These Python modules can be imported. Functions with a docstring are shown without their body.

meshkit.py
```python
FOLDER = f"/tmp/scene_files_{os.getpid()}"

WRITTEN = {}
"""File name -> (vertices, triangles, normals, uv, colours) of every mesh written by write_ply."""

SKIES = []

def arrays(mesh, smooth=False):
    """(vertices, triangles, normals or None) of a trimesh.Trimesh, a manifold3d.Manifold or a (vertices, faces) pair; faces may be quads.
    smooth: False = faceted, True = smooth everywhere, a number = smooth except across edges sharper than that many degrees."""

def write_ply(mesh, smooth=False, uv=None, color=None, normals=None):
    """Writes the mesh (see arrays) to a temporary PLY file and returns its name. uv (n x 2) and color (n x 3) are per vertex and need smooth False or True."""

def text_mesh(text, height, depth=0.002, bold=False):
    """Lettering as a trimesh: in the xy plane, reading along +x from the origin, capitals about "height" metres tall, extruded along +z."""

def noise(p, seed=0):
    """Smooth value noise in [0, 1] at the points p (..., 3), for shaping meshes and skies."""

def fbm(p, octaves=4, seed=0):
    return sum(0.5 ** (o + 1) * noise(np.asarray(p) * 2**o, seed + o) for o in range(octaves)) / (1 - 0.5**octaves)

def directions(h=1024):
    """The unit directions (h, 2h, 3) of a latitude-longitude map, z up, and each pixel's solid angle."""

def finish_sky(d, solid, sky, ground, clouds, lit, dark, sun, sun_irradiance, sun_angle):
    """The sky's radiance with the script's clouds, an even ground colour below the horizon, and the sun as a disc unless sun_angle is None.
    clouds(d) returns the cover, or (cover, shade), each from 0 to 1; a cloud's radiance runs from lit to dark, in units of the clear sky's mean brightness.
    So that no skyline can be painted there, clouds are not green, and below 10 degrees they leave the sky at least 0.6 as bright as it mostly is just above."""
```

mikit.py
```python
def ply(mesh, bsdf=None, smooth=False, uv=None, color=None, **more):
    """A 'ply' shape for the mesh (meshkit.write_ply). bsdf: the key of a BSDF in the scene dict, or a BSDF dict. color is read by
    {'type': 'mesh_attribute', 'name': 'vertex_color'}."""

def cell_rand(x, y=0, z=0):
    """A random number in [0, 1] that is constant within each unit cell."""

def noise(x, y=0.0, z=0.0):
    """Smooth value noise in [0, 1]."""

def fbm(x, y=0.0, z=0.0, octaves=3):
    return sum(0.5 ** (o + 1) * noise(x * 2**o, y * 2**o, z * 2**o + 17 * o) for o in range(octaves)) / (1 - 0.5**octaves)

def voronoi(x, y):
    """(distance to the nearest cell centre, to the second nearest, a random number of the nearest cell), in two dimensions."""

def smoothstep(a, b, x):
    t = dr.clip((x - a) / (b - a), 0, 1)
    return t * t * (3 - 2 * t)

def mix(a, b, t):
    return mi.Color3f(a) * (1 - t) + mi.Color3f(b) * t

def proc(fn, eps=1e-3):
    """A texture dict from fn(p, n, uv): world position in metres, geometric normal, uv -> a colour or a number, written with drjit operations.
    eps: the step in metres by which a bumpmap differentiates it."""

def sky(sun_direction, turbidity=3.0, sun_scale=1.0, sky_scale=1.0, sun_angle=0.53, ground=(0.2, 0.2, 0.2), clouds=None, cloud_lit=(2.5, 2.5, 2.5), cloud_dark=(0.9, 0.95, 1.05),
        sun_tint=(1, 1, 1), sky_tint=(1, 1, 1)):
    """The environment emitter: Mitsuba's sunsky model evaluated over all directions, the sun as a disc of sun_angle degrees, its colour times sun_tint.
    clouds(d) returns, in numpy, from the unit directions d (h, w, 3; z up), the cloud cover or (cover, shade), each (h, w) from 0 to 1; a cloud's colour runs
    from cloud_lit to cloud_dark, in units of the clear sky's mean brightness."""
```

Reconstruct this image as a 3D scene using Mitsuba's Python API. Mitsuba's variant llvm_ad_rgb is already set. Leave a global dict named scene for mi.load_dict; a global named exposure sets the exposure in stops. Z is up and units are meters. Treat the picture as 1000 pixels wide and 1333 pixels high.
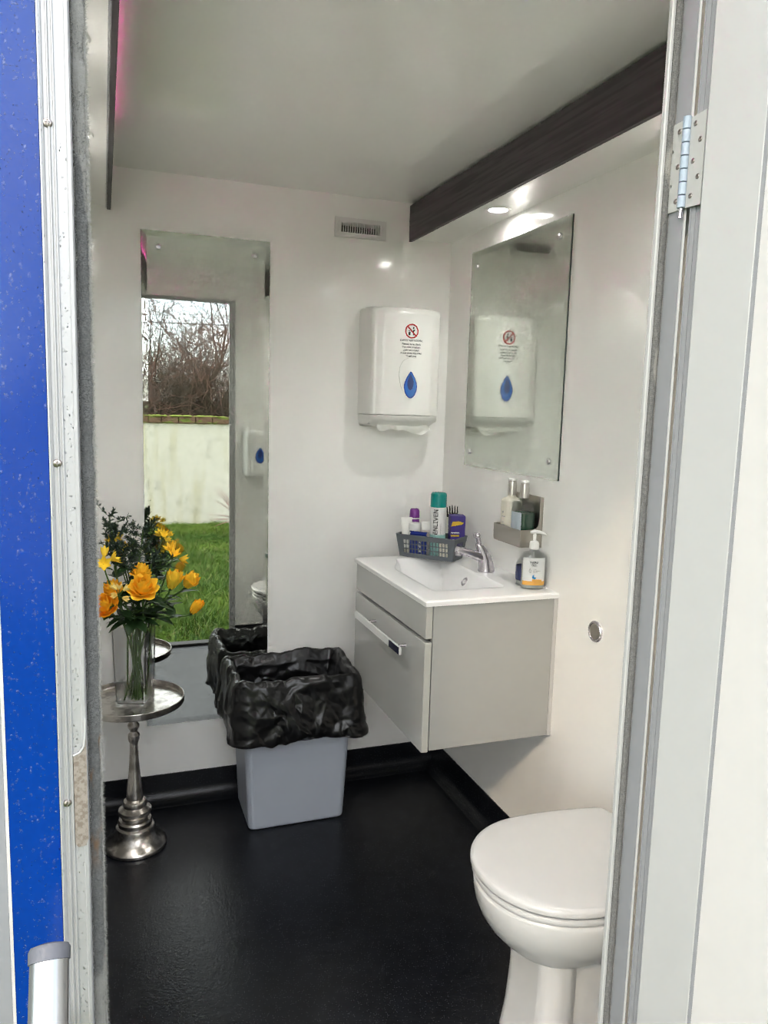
import math, random
import numpy as np
import trimesh
import mitsuba as mi
import drjit as dr
import mikit, meshkit
from mikit import noise, fbm, voronoi, cell_rand, smoothstep, mix
from shapely.geometry import Polygon, Point, box as sbox
from shapely import affinity
from shapely.ops import unary_union

T = mi.ScalarTransform4f
scene, labels = {}, {}
exposure = 4.45

# ---------------------------------------------------------------- camera, sky
CAM = np.array([-1.1801, -2.6, 1.3652]); YAW, PITCH, ROLL = 0.3508, -0.1333, 0.0276
_f = np.array([math.sin(YAW)*math.cos(PITCH), math.cos(YAW)*math.cos(PITCH), math.sin(PITCH)])
_r = np.cross(_f, [0, 0, 1]); _r /= np.linalg.norm(_r); _u = np.cross(_r, _f)
_up = -_r*math.sin(ROLL) + _u*math.cos(ROLL)
scene['camera'] = dict(type='perspective', fov=2*math.degrees(math.atan(500/1001.34)), fov_axis='x', near_clip=0.02, far_clip=300.0,
                       to_world=T().look_at(origin=CAM.tolist(), target=(CAM+_f).tolist(), up=_up.tolist()))


def clouds(d):
    q = d / np.maximum(d[..., 2:3] + 0.25, 0.05)
    c = meshkit.fbm(q*1.7 + 5.3, 5, 3)
    cover = np.clip((c - 0.36)*5.0, 0, 1)*0.92 + 0.08
    shade = np.clip((meshkit.fbm(q*2.3 + 1.7, 4, 9) - 0.40)*2.2, 0, 1)*0.5
    return cover, shade


scene['sky'] = mikit.sky((-0.5, -0.6, 0.62), turbidity=4.0, sun_scale=0.05, sky_scale=1.0, sun_angle=6.0, ground=(0.16, 0.2, 0.1), sky_tint=(1.04, 1.0, 0.96),
                         clouds=clouds, cloud_lit=(2.3, 2.3, 2.3), cloud_dark=(1.15, 1.2, 1.3))

# ---------------------------------------------------------------- materials


def rgb(*c): return {'type': 'rgb', 'value': [float(x) for x in c]}


def plastic(c, a=0.1, two=True):
    b = {'type': 'roughplastic', 'distribution': 'ggx', 'alpha': a, 'int_ior': 1.5, 'diffuse_reflectance': c if isinstance(c, dict) else rgb(*c), 'nonlinear': False}
    return {'type': 'twosided', 'bsdf': b} if two else b


def princ(c, rough=0.5, metal=0.0, spec=0.5, **k):
    return {'type': 'twosided', 'bsdf': {'type': 'principled', 'base_color': c if isinstance(c, dict) else rgb(*c), 'roughness': rough, 'metallic': metal, 'specular': spec, **k}}


def M(name, b):
    scene['mat_' + name] = b
    return 'mat_' + name


def f_floor(p, n, uv):
    s = cell_rand(p.x*520, p.y*520, p.z*520)
    g = fbm(p.x*30, p.y*30, p.z*30, 2)
    return mi.Color3f(0.0035, 0.0042, 0.0065)*(0.7 + 0.6*g) + mi.Color3f(0.022, 0.023, 0.026)*dr.select(s > 0.965, 1.0, 0.0)


def f_floor_b(p, n, uv):
    return noise(p.x*260, p.y*260, p.z*260) + 0.5*noise(p.x*640, p.y*640, p.z*640)


def f_dark_wood(p, n, uv):
    g = fbm(p.y*7, p.z*160, p.x*160, 3)
    return mix((0.026, 0.024, 0.026), (0.043, 0.039, 0.041), smoothstep(0.3, 0.7, g))


def f_pewter(p, n, uv):
    g = fbm(p.x*38, p.y*38, p.z*38, 4)
    return mix((0.40, 0.365, 0.33), (0.72, 0.68, 0.63), smoothstep(0.34, 0.62, g))


def f_pewter_b(p, n, uv):
    return fbm(p.x*90, p.y*90, p.z*90, 3)


def f_render(p, n, uv):
    g = fbm(p.x*2.2, 3.0, p.z*0.9, 4)
    s = fbm(p.x*19, 1.0, p.z*1.3, 3)
    st = 0.75*smoothstep(0.40, 0.72, 0.55*g + 0.45*s)
    dirt = smoothstep(0.62, 0.80, fbm(p.x*6, 9.0, p.z*4, 3))
    return mix((0.64, 0.580, 0.475), (0.50, 0.435, 0.26), st)*(1 - 0.18*dirt)


def f_brick(p, n, uv):
    g = fbm(p.x*14, p.y*14, p.z*14, 4)
    moss = smoothstep(0.50, 0.62, fbm(p.x*9 + 3, p.y*9, p.z*22, 3))
    return mix(mix((0.10, 0.055, 0.035), (0.21, 0.13, 0.08), g), (0.15, 0.17, 0.04), moss)


def f_lawn(p, n, uv):
    g = fbm(p.x*3, p.y*3, 0.0, 3)
    h = noise(p.x*60, p.y*60, 0.0)
    return mix((0.035, 0.07, 0.011), (0.10, 0.16, 0.022), 0.6*g + 0.4*h)


def f_felt(p, n, uv):
    g = noise(p.x*900, p.y*900, p.z*900)
    rust = smoothstep(0.52, 0.66, fbm(p.x*90, 2.0, p.z*26, 3))*smoothstep(0.86, 0.90, p.z)*(1 - smoothstep(1.02, 1.05, p.z))*dr.select(p.x < -1.0, 1.0, 0.0)
    worn = smoothstep(0.60, 0.68, fbm(p.x*40, 1.0, p.z*7, 3))
    c = mix((0.055, 0.055, 0.055), (0.19, 0.187, 0.183), g)
    c = c*(1 - worn*0.55) + mi.Color3f(0.33, 0.315, 0.29)*worn*0.55
    return c*(1 - 0.7*rust) + mi.Color3f(0.17, 0.085, 0.03)*0.7*rust


def f_strike(p, n, uv):
    g = fbm(p.x*420, p.y*100, p.z*260, 3)
    return mix((0.25, 0.205, 0.18), (0.38, 0.33, 0.305), smoothstep(0.3, 0.65, g))


def f_brush(p, n, uv):
    g = fbm(p.x*15, p.y*15, p.z*420, 2)
    return 0.72 + 0.16*g


WALL = M('wall', plastic((0.83, 0.818, 0.792), 0.013))
CEIL = M('ceiling', plastic((0.84, 0.83, 0.80), 0.015))
FLOOR = M('floor', {'type': 'twosided', 'bsdf': {'type': 'bumpmap', 'arbitrary': mikit.proc(f_floor_b, 4e-4), 'scale': 0.00042,
          'bsdf': {'type': 'principled', 'base_color': mikit.proc(f_floor), 'roughness': 0.27, 'specular': 0.34}}})
WOOD = M('dark_wood', princ(mikit.proc(f_dark_wood), 0.45))
MIRROR = M('mirror', {'type': 'conductor', 'material': 'none', 'specular_reflectance': rgb(0.71, 0.74, 0.695)})
GEDGE = M('glass_edge', plastic((0.03, 0.045, 0.04), 0.1))
CHROME = M('chrome', {'type': 'twosided', 'bsdf': {'type': 'roughconductor', 'material': 'Cr', 'alpha': 0.06, 'distribution': 'ggx'}})
STEEL = M('steel', {'type': 'twosided', 'bsdf': {'type': 'principled', 'base_color': rgb(0.46, 0.43, 0.39), 'metallic': 1.0, 'roughness': 0.33, 'anisotropic': 0.5}})
SATIN = M('satin_tube', princ((0.46, 0.46, 0.47), 0.30, 1.0))
ALU = M('aluminium', princ((0.40, 0.40, 0.41), 0.42, 0.45))
ALUW = M('white_aluminium', plastic((0.44, 0.44, 0.44), 0.16))
RAIN = M('rain', {'type': 'thindielectric', 'int_ior': 1.33})
ALUG = M('grey_aluminium', plastic((0.28, 0.285, 0.305), 0.2))
PVCW = M('white_pvc', plastic((0.53, 0.515, 0.505), 0.12))
BLUE = M('blue_vinyl', plastic((0.0, 0.030, 0.22), 0.03))
ABS = M('white_abs', plastic((0.80, 0.79, 0.76), 0.05))
DUCT = M('duct_shade', plastic((0.13, 0.11, 0.10), 0.4))  # shade in the colour: duct toned dark so the vent slots read dark
BLACK = M('black_print', plastic((0.02, 0.02, 0.022), 0.3))
RED = M('red_print', plastic((0.45, 0.015, 0.02), 0.2))
DROPB = M('drop_blue', plastic((0.012, 0.11, 0.42), 0.06))
DROPD = M('drop_dark_blue', plastic((0.008, 0.025, 0.16), 0.06))
DROPR = M('drop_rim_blue', plastic((0.01, 0.045, 0.30), 0.06))
WPRINT = M('white_print', plastic((0.82, 0.82, 0.81), 0.2))
CERAM = M('ceramic', plastic((0.78, 0.776, 0.772), 0.03))
PORC = M('toilet_porcelain', plastic((0.56, 0.56, 0.56), 0.03))
SEATP = M('seat_plastic', plastic((0.51, 0.51, 0.512), 0.06))
GLOSS = M('grey_gloss', plastic((0.46, 0.46, 0.445), 0.02))
GREYM = M('grey_board', plastic((0.43, 0.43, 0.415), 0.22))
GREYL = M('light_grey_edge', plastic((0.52, 0.515, 0.475), 0.2))
BIN = M('bin_plastic', plastic((0.51, 0.55, 0.63), 0.22))
BAG = M('bag_plastic', plastic((0.0045, 0.0045, 0.005), 0.075))
PEWTER = M('pewter', {'type': 'twosided', 'bsdf': {'type': 'bumpmap', 'arbitrary': mikit.proc(f_pewter_b), 'scale': 0.0006,
           'bsdf': {'type': 'principled', 'base_color': mikit.proc(f_pewter), 'metallic': 1.0, 'roughness': 0.27}}})
GLASS = M('glass', {'type': 'dielectric', 'int_ior': 1.5, 'ext_ior': 1.0})
GLWAT = M('glass_to_water', {'type': 'dielectric', 'int_ior': 1.5, 'ext_ior': 1.33})
WATER = M('water', {'type': 'dielectric', 'int_ior': 1.33, 'ext_ior': 1.0, 'specular_transmittance': rgb(0.97, 0.99, 0.94)})
CLEARP = M('clear_plastic', {'type': 'thindielectric', 'int_ior': 1.5, 'specular_transmittance': rgb(0.66, 0.68, 0.67)})
GREENL = M('green_liquid', plastic((0.012, 0.085, 0.045), 0.04))
AMBERL = M('clear_gel', plastic((0.52, 0.52, 0.49), 0.05))
LABELB = M('pale_blue_label', plastic((0.52, 0.60, 0.66), 0.25))
CREAM = M('cream_label', plastic((0.77, 0.73, 0.62), 0.15))
ORANGE = M('orange_label', plastic((0.80, 0.42, 0.09), 0.2))
GELB = M('gel_blue', plastic((0.03, 0.25, 0.60), 0.2))
SILVER = M('silver_cap', princ((0.66, 0.63, 0.60), 0.3, 1.0))
TEAL = M('teal_cap', plastic((0.0, 0.22, 0.20), 0.08))
TEALP = M('pale_teal', plastic((0.30, 0.56, 0.52), 0.15))
PURPLE = M('purple_plastic', plastic((0.18, 0.035, 0.25), 0.1))
INDIGO = M('purple_card', plastic((0.055, 0.03, 0.24), 0.25))
YELLOWP = M('yellow_print', plastic((0.72, 0.48, 0.03), 0.3))
PINKP = M('pink_print', plastic((0.60, 0.10, 0.22), 0.3))
NAVY = M('navy_wrap', plastic((0.01, 0.025, 0.20), 0.12))
BASK = M('basket_grey', plastic((0.105, 0.12, 0.135), 0.18))
MIST = M('misty_plastic', plastic((0.47, 0.42, 0.40), 0.08))
PAPER = M('paper', princ((0.80, 0.79, 0.76), 0.9, 0.0, 0.1))
HINGEW = M('hinge_white', plastic((0.50, 0.50, 0.49), 0.25))
HINGEB = M('hinge_blue', plastic((0.36, 0.43, 0.52), 0.2))
BRUSHED = M('brushed_handle', princ((0.78, 0.78, 0.775), 0.34, 0.35))
INK = M('ink_print', plastic((0.008, 0.010, 0.035), 0.12))
SCREWM = M('screw_metal', princ((0.36, 0.32, 0.30), 0.3, 1.0))
VENTP = M('vent_plastic', plastic((0.72, 0.695, 0.685), 0.12))
STRIKE = M('strike_metal', princ(mikit.proc(f_strike), 0.38, 0.5))
FELT = M('felt', princ(mikit.proc(f_felt), 0.95, 0.0, 0.1))
FIBL = M('fibre_light', princ((0.40, 0.39, 0.37), 0.9, 0.0, 0.1))
FIBD = M('fibre_dark', princ((0.12, 0.12, 0.12), 0.9, 0.0, 0.1))
GREYCAP = M('grey_cap', plastic((0.14, 0.145, 0.17), 0.3))
LEAF = M('leaf', princ((0.022, 0.052, 0.016), 0.4, 0.0, 0.5))
LEAFD = M('spray_leaf', princ((0.026, 0.045, 0.030), 0.5, 0.0, 0.4))
STEM = M('stem', princ((0.055, 0.11, 0.022), 0.45))


def petal_mat(n, c):
    return M(n, {'type': 'twosided', 'bsdf': {'type': 'principled', 'base_color': rgb(*c), 'roughness': 0.55, 'specular': 0.3, 'sheen': 0.3, 'flatness': 0.0}})


PETA, PETB, PETC, PETD = petal_mat('petal_amber', (0.94, 0.58, 0.035)), petal_mat('petal_yellow', (0.92, 0.65, 0.05)), petal_mat('petal_orange', (0.93, 0.47, 0.02)), petal_mat('petal_pale', (0.92, 0.76, 0.28))
BARK = M('bark', princ((0.085, 0.062, 0.052), 0.9, 0.0, 0.1))
TWIG = M('twig', princ((0.15, 0.085, 0.065), 0.9, 0.0, 0.1))
TWIGB = M('twig_brown', princ((0.105, 0.080, 0.055), 0.9, 0.0, 0.1))
LAWN = M('lawn', princ(mikit.proc(f_lawn), 0.95, 0.0, 0.1))
BLADE = M('grass_blade', {'type': 'twosided', 'bsdf': {'type': 'principled', 'base_color': {'type': 'mesh_attribute', 'name': 'vertex_color'}, 'roughness': 0.6, 'specular': 0.3}})
RENDERM = M('wall_render', princ(mikit.proc(f_render), 0.9, 0.0, 0.1))
BRICK = M('coping_brick', princ(mikit.proc(f_brick), 0.95, 0.0, 0.1))
CORDY = M('cordyline_leaf', princ((0.17, 0.055, 0.05), 0.5))
CABLE = M('black_cable', princ((0.02, 0.02, 0.02), 0.6))

# ---------------------------------------------------------------- helpers


def add(key, mesh, mat, smooth=False, label=None, cat=None, group=None, kind=None, **kw):
    assert key not in scene, key
    scene[key] = mikit.ply(mesh, mat, smooth=smooth, **kw)
    lab(key, label, cat, group, kind)
    return key


def lab(key, label=None, cat=None, group=None, kind=None):
    d = labels.setdefault(key, {})
    for k, v in (('label', label), ('category', cat), ('group', group), ('kind', kind)):
        if v: d[k] = v
    if not d: labels.pop(key)
    return key


_count = {}


def num(base):
    """base, base_001, base_002 ..."""
    n = _count.get(base, 0); _count[base] = n + 1
    return base if n == 0 else f'{base}_{n:03d}'


def cat_(*ms): return trimesh.util.concatenate([m for m in ms])


def box(x0, x1, y0, y1, z0, z1, c=0.0):
    """A box; c: chamfer of its edges."""
    ce = np.array([(x0+x1)/2, (y0+y1)/2, (z0+z1)/2]); h = np.abs(np.array([x1-x0, y1-y0, z1-z0]))/2
    if c <= 0:
        m = trimesh.creation.box(extents=2*h); m.apply_translation(ce); return m
    c = min(c, h.min()*0.95); pts = []
    for s in np.ndindex(2, 2, 2):
        sg = np.array(s)*2 - 1
        for k in range(3):
            v = h - c; v[k] = h[k]; pts.append(sg*v)
    m = trimesh.Trimesh(np.array(pts)).convex_hull; m.apply_translation(ce); return m


def frame_of(a, b):
    z = np.asarray(b, float) - np.asarray(a, float); z /= np.linalg.norm(z)
    x = np.cross([0, 0, 1.0] if abs(z[2]) < 0.95 else [1.0, 0, 0], z); x /= np.linalg.norm(x)
    return x, np.cross(z, x), z


def loft(rings, cap0=True, cap1=True):
    """Closed rings (m, n, 3) joined into one skin; end caps as fans."""
    R = np.asarray(rings, float); m, n = R.shape[:2]
    v = R.reshape(-1, 3); i = np.arange(m-1)[:, None]*n; j = np.arange(n)[None]; j2 = (j+1) % n
    a, b, c, d = (i+j).ravel(), (i+j2).ravel(), (i+n+j2).ravel(), (i+n+j).ravel()
    f = [np.stack([a, b, c], 1), np.stack([a, c, d], 1)]; k = len(v); ex = []
    if cap0: ex.append(R[0].mean(0)); f.append(np.stack([j[0]*0+k, j2[0], j[0]], 1)); k += 1
    if cap1: ex.append(R[-1].mean(0)); o = (m-1)*n; f.append(np.stack([j[0]*0+k, o+j[0], o+j2[0]], 1))
    return trimesh.Trimesh(np.vstack([v]+[np.array(ex)] if ex else [v]), np.vstack(f), process=False)


def lathe(prof, c=(0, 0, 0), n=48, axis=None):
    """prof: (r, z) pairs from bottom to top; axis: the direction that z turns into."""
    a = np.arange(n)*2*np.pi/n
    p = [(max(r, 1e-5), z) for r, z in prof]
    m = loft([np.stack([r*np.cos(a), r*np.sin(a), a*0+z], 1) for r, z in p], True, True)
    if axis is not None:
        x, y, z = frame_of((0, 0, 0), axis)
        m.vertices = m.vertices @ np.stack([x, y, z])
    m.apply_translation(c); return m


def tube(pts, rad, n=10, caps=True):
    P = np.asarray(pts, float); R = np.broadcast_to(np.asarray(rad, float), (len(P),))
    t = np.gradient(P, axis=0); t /= np.linalg.norm(t, axis=1, keepdims=True) + 1e-12
    x = np.cross(t[0], [0, 0, 1.0] if abs(t[0][2]) < 0.9 else [1.0, 0, 0]); a = np.arange(n)*2*np.pi/n; rings = []
    for k in range(len(P)):
        x = x - t[k]*(x @ t[k]); x /= np.linalg.norm(x) + 1e-12; y = np.cross(t[k], x)
        rings.append(P[k] + R[k]*(np.cos(a)[:, None]*x + np.sin(a)[:, None]*y))
    return loft(rings, caps, caps)


def flip(m): m.invert(); return m


def cyl(a, b, r, n=24): return tube([a, b], r, n)


def bez(p, n=16):
    p = np.asarray(p, float); t = np.linspace(0, 1, n)[:, None]
    while len(p) > 4: raise ValueError
    if len(p) == 3: return (1-t)**2*p[0] + 2*t*(1-t)*p[1] + t*t*p[2]
    return (1-t)**3*p[0] + 3*t*(1-t)**2*p[1] + 3*t*t*(1-t)*p[2] + t**3*p[3]


def prism(poly, z0, z1):
    """Polygon (shapely or points) in xy extruded along z."""
    g = poly if hasattr(poly, 'geoms') or hasattr(poly, 'exterior') else Polygon(poly)
    ms = []
    for q in getattr(g, 'geoms', [g]):
        m = trimesh.creation.extrude_polygon(q, z1-z0, engine='earcut'); m.apply_translation((0, 0, z0)); ms.append(m)
    return cat_(*ms)


def place(m, o, x, y, z):
    """Local axes x, y, z (rows) and the origin o put the mesh in the world."""
    m = m.copy(); m.vertices = m.vertices @ np.array([x, y, z], float) + np.asarray(o, float)
    if np.linalg.det(np.array([x, y, z], float)) < 0: m.invert()
    return m


def rrect(hx, hy, r, n=8):
    """Rounded rectangle outline, counter-clockwise, 4*(n+1) points."""
    out = []
    for cx, cy, a0 in ((hx-r, hy-r, 0), (-hx+r, hy-r, 90), (-hx+r, -hy+r, 180), (hx-r, -hy+r, 270)):
        for k in range(n+1):
            a = math.radians(a0 + 90*k/n); out.append((cx + r*math.cos(a), cy + r*math.sin(a)))
    return np.array(out)


def ring3(o2, z): return np.column_stack([o2, np.full(len(o2), z)])


def screw(c, nrm, r=0.004, h=0.0018):
    """A domed screw with a cross cut into its head."""
    m = lathe([(0, -0.001), (r, -0.001), (r, 0.0004), (r*0.8, h*0.75), (r*0.35, h), (0, h)], (0, 0, 0), 16); m.merge_vertices(digits_vertex=6); m.update_faces(m.nondegenerate_faces()); m.fix_normals()
    cut = [box(-r*0.60, r*0.60, -r*0.13, r*0.13, h*0.35, h*1.5), box(-r*0.13, r*0.13, -r*0.60, r*0.60, h*0.35, h*1.5)]
    q = trimesh.boolean.difference([m, *cut], engine='manifold')
    x, y, z = frame_of((0, 0, 0), nrm)
    return place(q if len(q.faces) else m, c, x, y, z)


def text(s, h, o, x, y, bold=False, depth=0.0003, center=True):
    """Lettering in the plane of x and y at o (middle of the line's base)."""
    m = meshkit.text_mesh(s, h, depth, bold)
    if center: m.apply_translation((-(m.bounds[0][0]+m.bounds[1][0])/2, 0, 0))
    x, y = np.asarray(x, float), np.asarray(y, float)
    return place(m, o, x, y, np.cross(x, y))


def polyplate(pts, o, x, y, t):
    return place(prism(pts, 0, t), o, x, y, np.cross(x, y))


# ================================================================ the room
XL, YF, ZC, ZS = -1.30, -1.7635, 2.075, 1.9564
YO = -1.795
add('floor', box(XL-0.04, 0.04, YO, 0.04, -0.05, 0.0), FLOOR, kind='structure', label='black speckled safety vinyl floor')
VH = (-0.414, 1.9555, -0.271, 1.9855)
add('wall_back', place(prism(sbox(XL-0.04, -0.05, 0.04, ZC+0.05).difference(sbox(*VH)), 0, 0.04), (0, 0.04, 0), (1, 0, 0), (0, 0, 1), (0, -1, 0)), WALL, kind='structure', label='glossy off-white back wall with the tall mirror')
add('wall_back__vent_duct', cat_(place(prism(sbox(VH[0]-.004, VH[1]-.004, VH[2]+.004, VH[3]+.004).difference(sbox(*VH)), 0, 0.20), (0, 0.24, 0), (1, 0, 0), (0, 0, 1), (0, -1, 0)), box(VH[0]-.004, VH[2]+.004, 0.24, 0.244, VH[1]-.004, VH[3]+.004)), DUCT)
add('wall_right', box(0.0, 0.04, YO, 0.0, -0.05, ZC+0.05), WALL, kind='structure', label='glossy off-white right wall behind the vanity')
add('wall_left', box(XL-0.04, XL, YO, 0.0, -0.05, ZC+0.05), WALL, kind='structure', label='off-white left wall')
add('ceiling', box(XL-0.04, 0.04, YO, 0.04, ZC, ZC+0.05), CEIL, kind='structure', label='glossy off-white ceiling')


def soffit_board(x0, x1, holes):
    g = sbox(x0, YF, x1, 0.0)
    for h in holes: g = g.difference(Point(*h).buffer(0.033, 24))
    return prism(g, ZS, ZS+0.02)


add('ceiling__soffit', cat_(soffit_board(-0.152, 0.0, ((-0.074, -0.4854), (-0.075, -1.354))), box(-0.136, 0.0, YF, 0.0, ZS+0.019, ZC)), CEIL)
add('ceiling__soffit_001', cat_(soffit_board(XL, -1.1585, ((-1.228, -0.6536), (-1.228, -1.1485))), box(XL, -1.1745, YF, 0.0, ZS+0.019, ZC)), CEIL)
# the wall with the door: a piece each side of the opening and one above
add('wall_front', cat_(box(-0.487, 0.0, YO, YF, -0.05, ZC), box(XL, -1.2262, YO, YF, -0.05, ZC), box(-1.2262, -0.487, YO, YF, 1.928, ZC)), WALL, kind='structure', label='off-white wall around the doorway')
# coved vinyl upstand
cove = [(0, 0)] + [(0.042 - 0.040*math.sin(a) + 0.0, 0.042 - 0.040*math.cos(a)) for a in np.linspace(0, math.pi/2, 9)] + [(0.002, 0.098), (0.0035, 0.10), (0, 0.10)]
cove = [(0, 0), (0.046, 0.0)] + [(0.045 - 0.0415*math.sin(a), 0.0445 - 0.0425*math.cos(a)) for a in np.linspace(0.05, math.pi/2, 9)] + [(0.0035, 0.10), (0, 0.10)]
cp = Polygon(cove)
add('baseboard_back', place(prism(cp, 0, 1.30), (XL, 0, 0), (0, -1, 0), (0, 0, 1), (1, 0, 0)), FLOOR, smooth=40, kind='structure', label='black coved vinyl skirting along the back wall')
add('baseboard_right', place(prism(cp, 0, -YF), (0, YF, 0), (-1, 0, 0), (0, 0, 1), (0, 1, 0)), FLOOR, smooth=40, kind='structure', label='black coved vinyl skirting along the right wall')
add('baseboard_left', place(prism(cp, 0, -YF), (XL, YF, 0), (1, 0, 0), (0, 0, 1), (0, 1, 0)), FLOOR, smooth=40, kind='structure', label='black coved vinyl skirting along the left wall')
add('baseboard_front', place(prism(cp, 0, 0.487), (-0.487, YF, 0), (0, 1, 0), (0, 0, 1), (1, 0, 0)), FLOOR, smooth=40, kind='structure', label='black coved vinyl skirting beside the doorway')
# dark fascias
add('trim_1', box(-0.164, -0.152, YF, -0.0, 1.9455, ZC-0.0085, 0.001), WOOD, kind='structure', label='dark wood-grain fascia board above the wall mirror')
add('trim_2', box(-1.1576, -1.1458, YF, -0.0, 1.9455, ZC-0.0085, 0.001), WOOD, kind='structure', label='dark wood-grain fascia board on the left seen from below')
add('trim_2__edge_strip', box(-1.161, -1.1578, YF, -0.003, 1.950, 1.957), ALUW)
# pink light strip in the channel behind the left fascia, shining out of the slot under the ceiling
add('light_strip', box(-1.1742, -1.1590, -1.69, -0.30, 2.008, 2.014), ABS, label='pink light strip tucked behind the left fascia board', cat='light strip')
scene['light_strip__diffuser'] = mikit.ply(box(-1.1720, -1.1610, -1.68, -0.40, 2.0145, 2.020), WPRINT, emitter={'type': 'area', 'radiance': rgb(14.0, 0.8, 6.4)})
# door frame: right jamb, left jamb, head, threshold
jr = [(-0.4985, -1.7620), (-0.5205, -1.7620), (-0.5205, -1.7672), (-0.5192, -1.7685), (-0.5160, -1.7685), (-0.5155, -1.7655), (-0.5055, -1.7655), (-0.5055, -1.7985), (-0.5045, -1.8005), (-0.5038, -1.8005), (-0.5038, -1.7750), (-0.487, -1.7750), (-0.487, -1.7640), (-0.4985, -1.7640)]
add('trim_3', prism(jr, 0.0, 1.93), ALUW, kind='structure', label='right door jamb in white and grey aluminium with a pile seal')
add('trim_3__rebate_strip', box(-0.5066, -0.5054, -1.7975, -1.7720, 0.02, 1.92), ALUG)
jl = [(-1.2110, -1.7620), (-1.189, -1.7620), (-1.189, -1.7672), (-1.190, -1.7685), (-1.191, -1.7685), (-1.191, -1.7655), (-1.2025, -1.7655), (-1.2025, -1.8015), (-1.2035, -1.803), (-1.2062, -1.803), (-1.2072, -1.8012),
      (-1.2155, -1.8012), (-1.2162, -1.8032), (-1.2172, -1.8032), (-1.2180, -1.8005), (-1.2200, -1.8005), (-1.2208, -1.8028), (-1.2218, -1.8028), (-1.2226, -1.8008), (-1.2252, -1.8008), (-1.2262, -1.803), (-1.2280, -1.8045), (-1.2294, -1.8035), (-1.2298, -1.7975), (-1.2262, -1.7955), (-1.2262, -1.764), (-1.2110, -1.764)]
add('trim_4', prism(jl, 0.0, 1.93), ALU, kind='structure', label='left door jamb of wet ridged aluminium with a furry grey pile seal')
hd = [(-1.7620, 1.930), (-1.7620, 1.9095), (-1.7685, 1.9095), (-1.7685, 1.922), (-1.8005, 1.922), (-1.8005, 1.95), (-1.795, 1.95), (-1.795, 1.930)]
add('trim_5', place(prism(hd, 0, 1.19-0.487+0.05), (-1.2262-0.02, 0, 0), (0, 1, 0), (0, 0, 1), (1, 0, 0)), ALUW, kind='structure', label='aluminium door head')
add('trim_6', box(-1.2025, -0.5055, -1.82, -1.755, -0.03, 0.012, 0.003), BLACK, kind='structure', label='black threshold strip')
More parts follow.
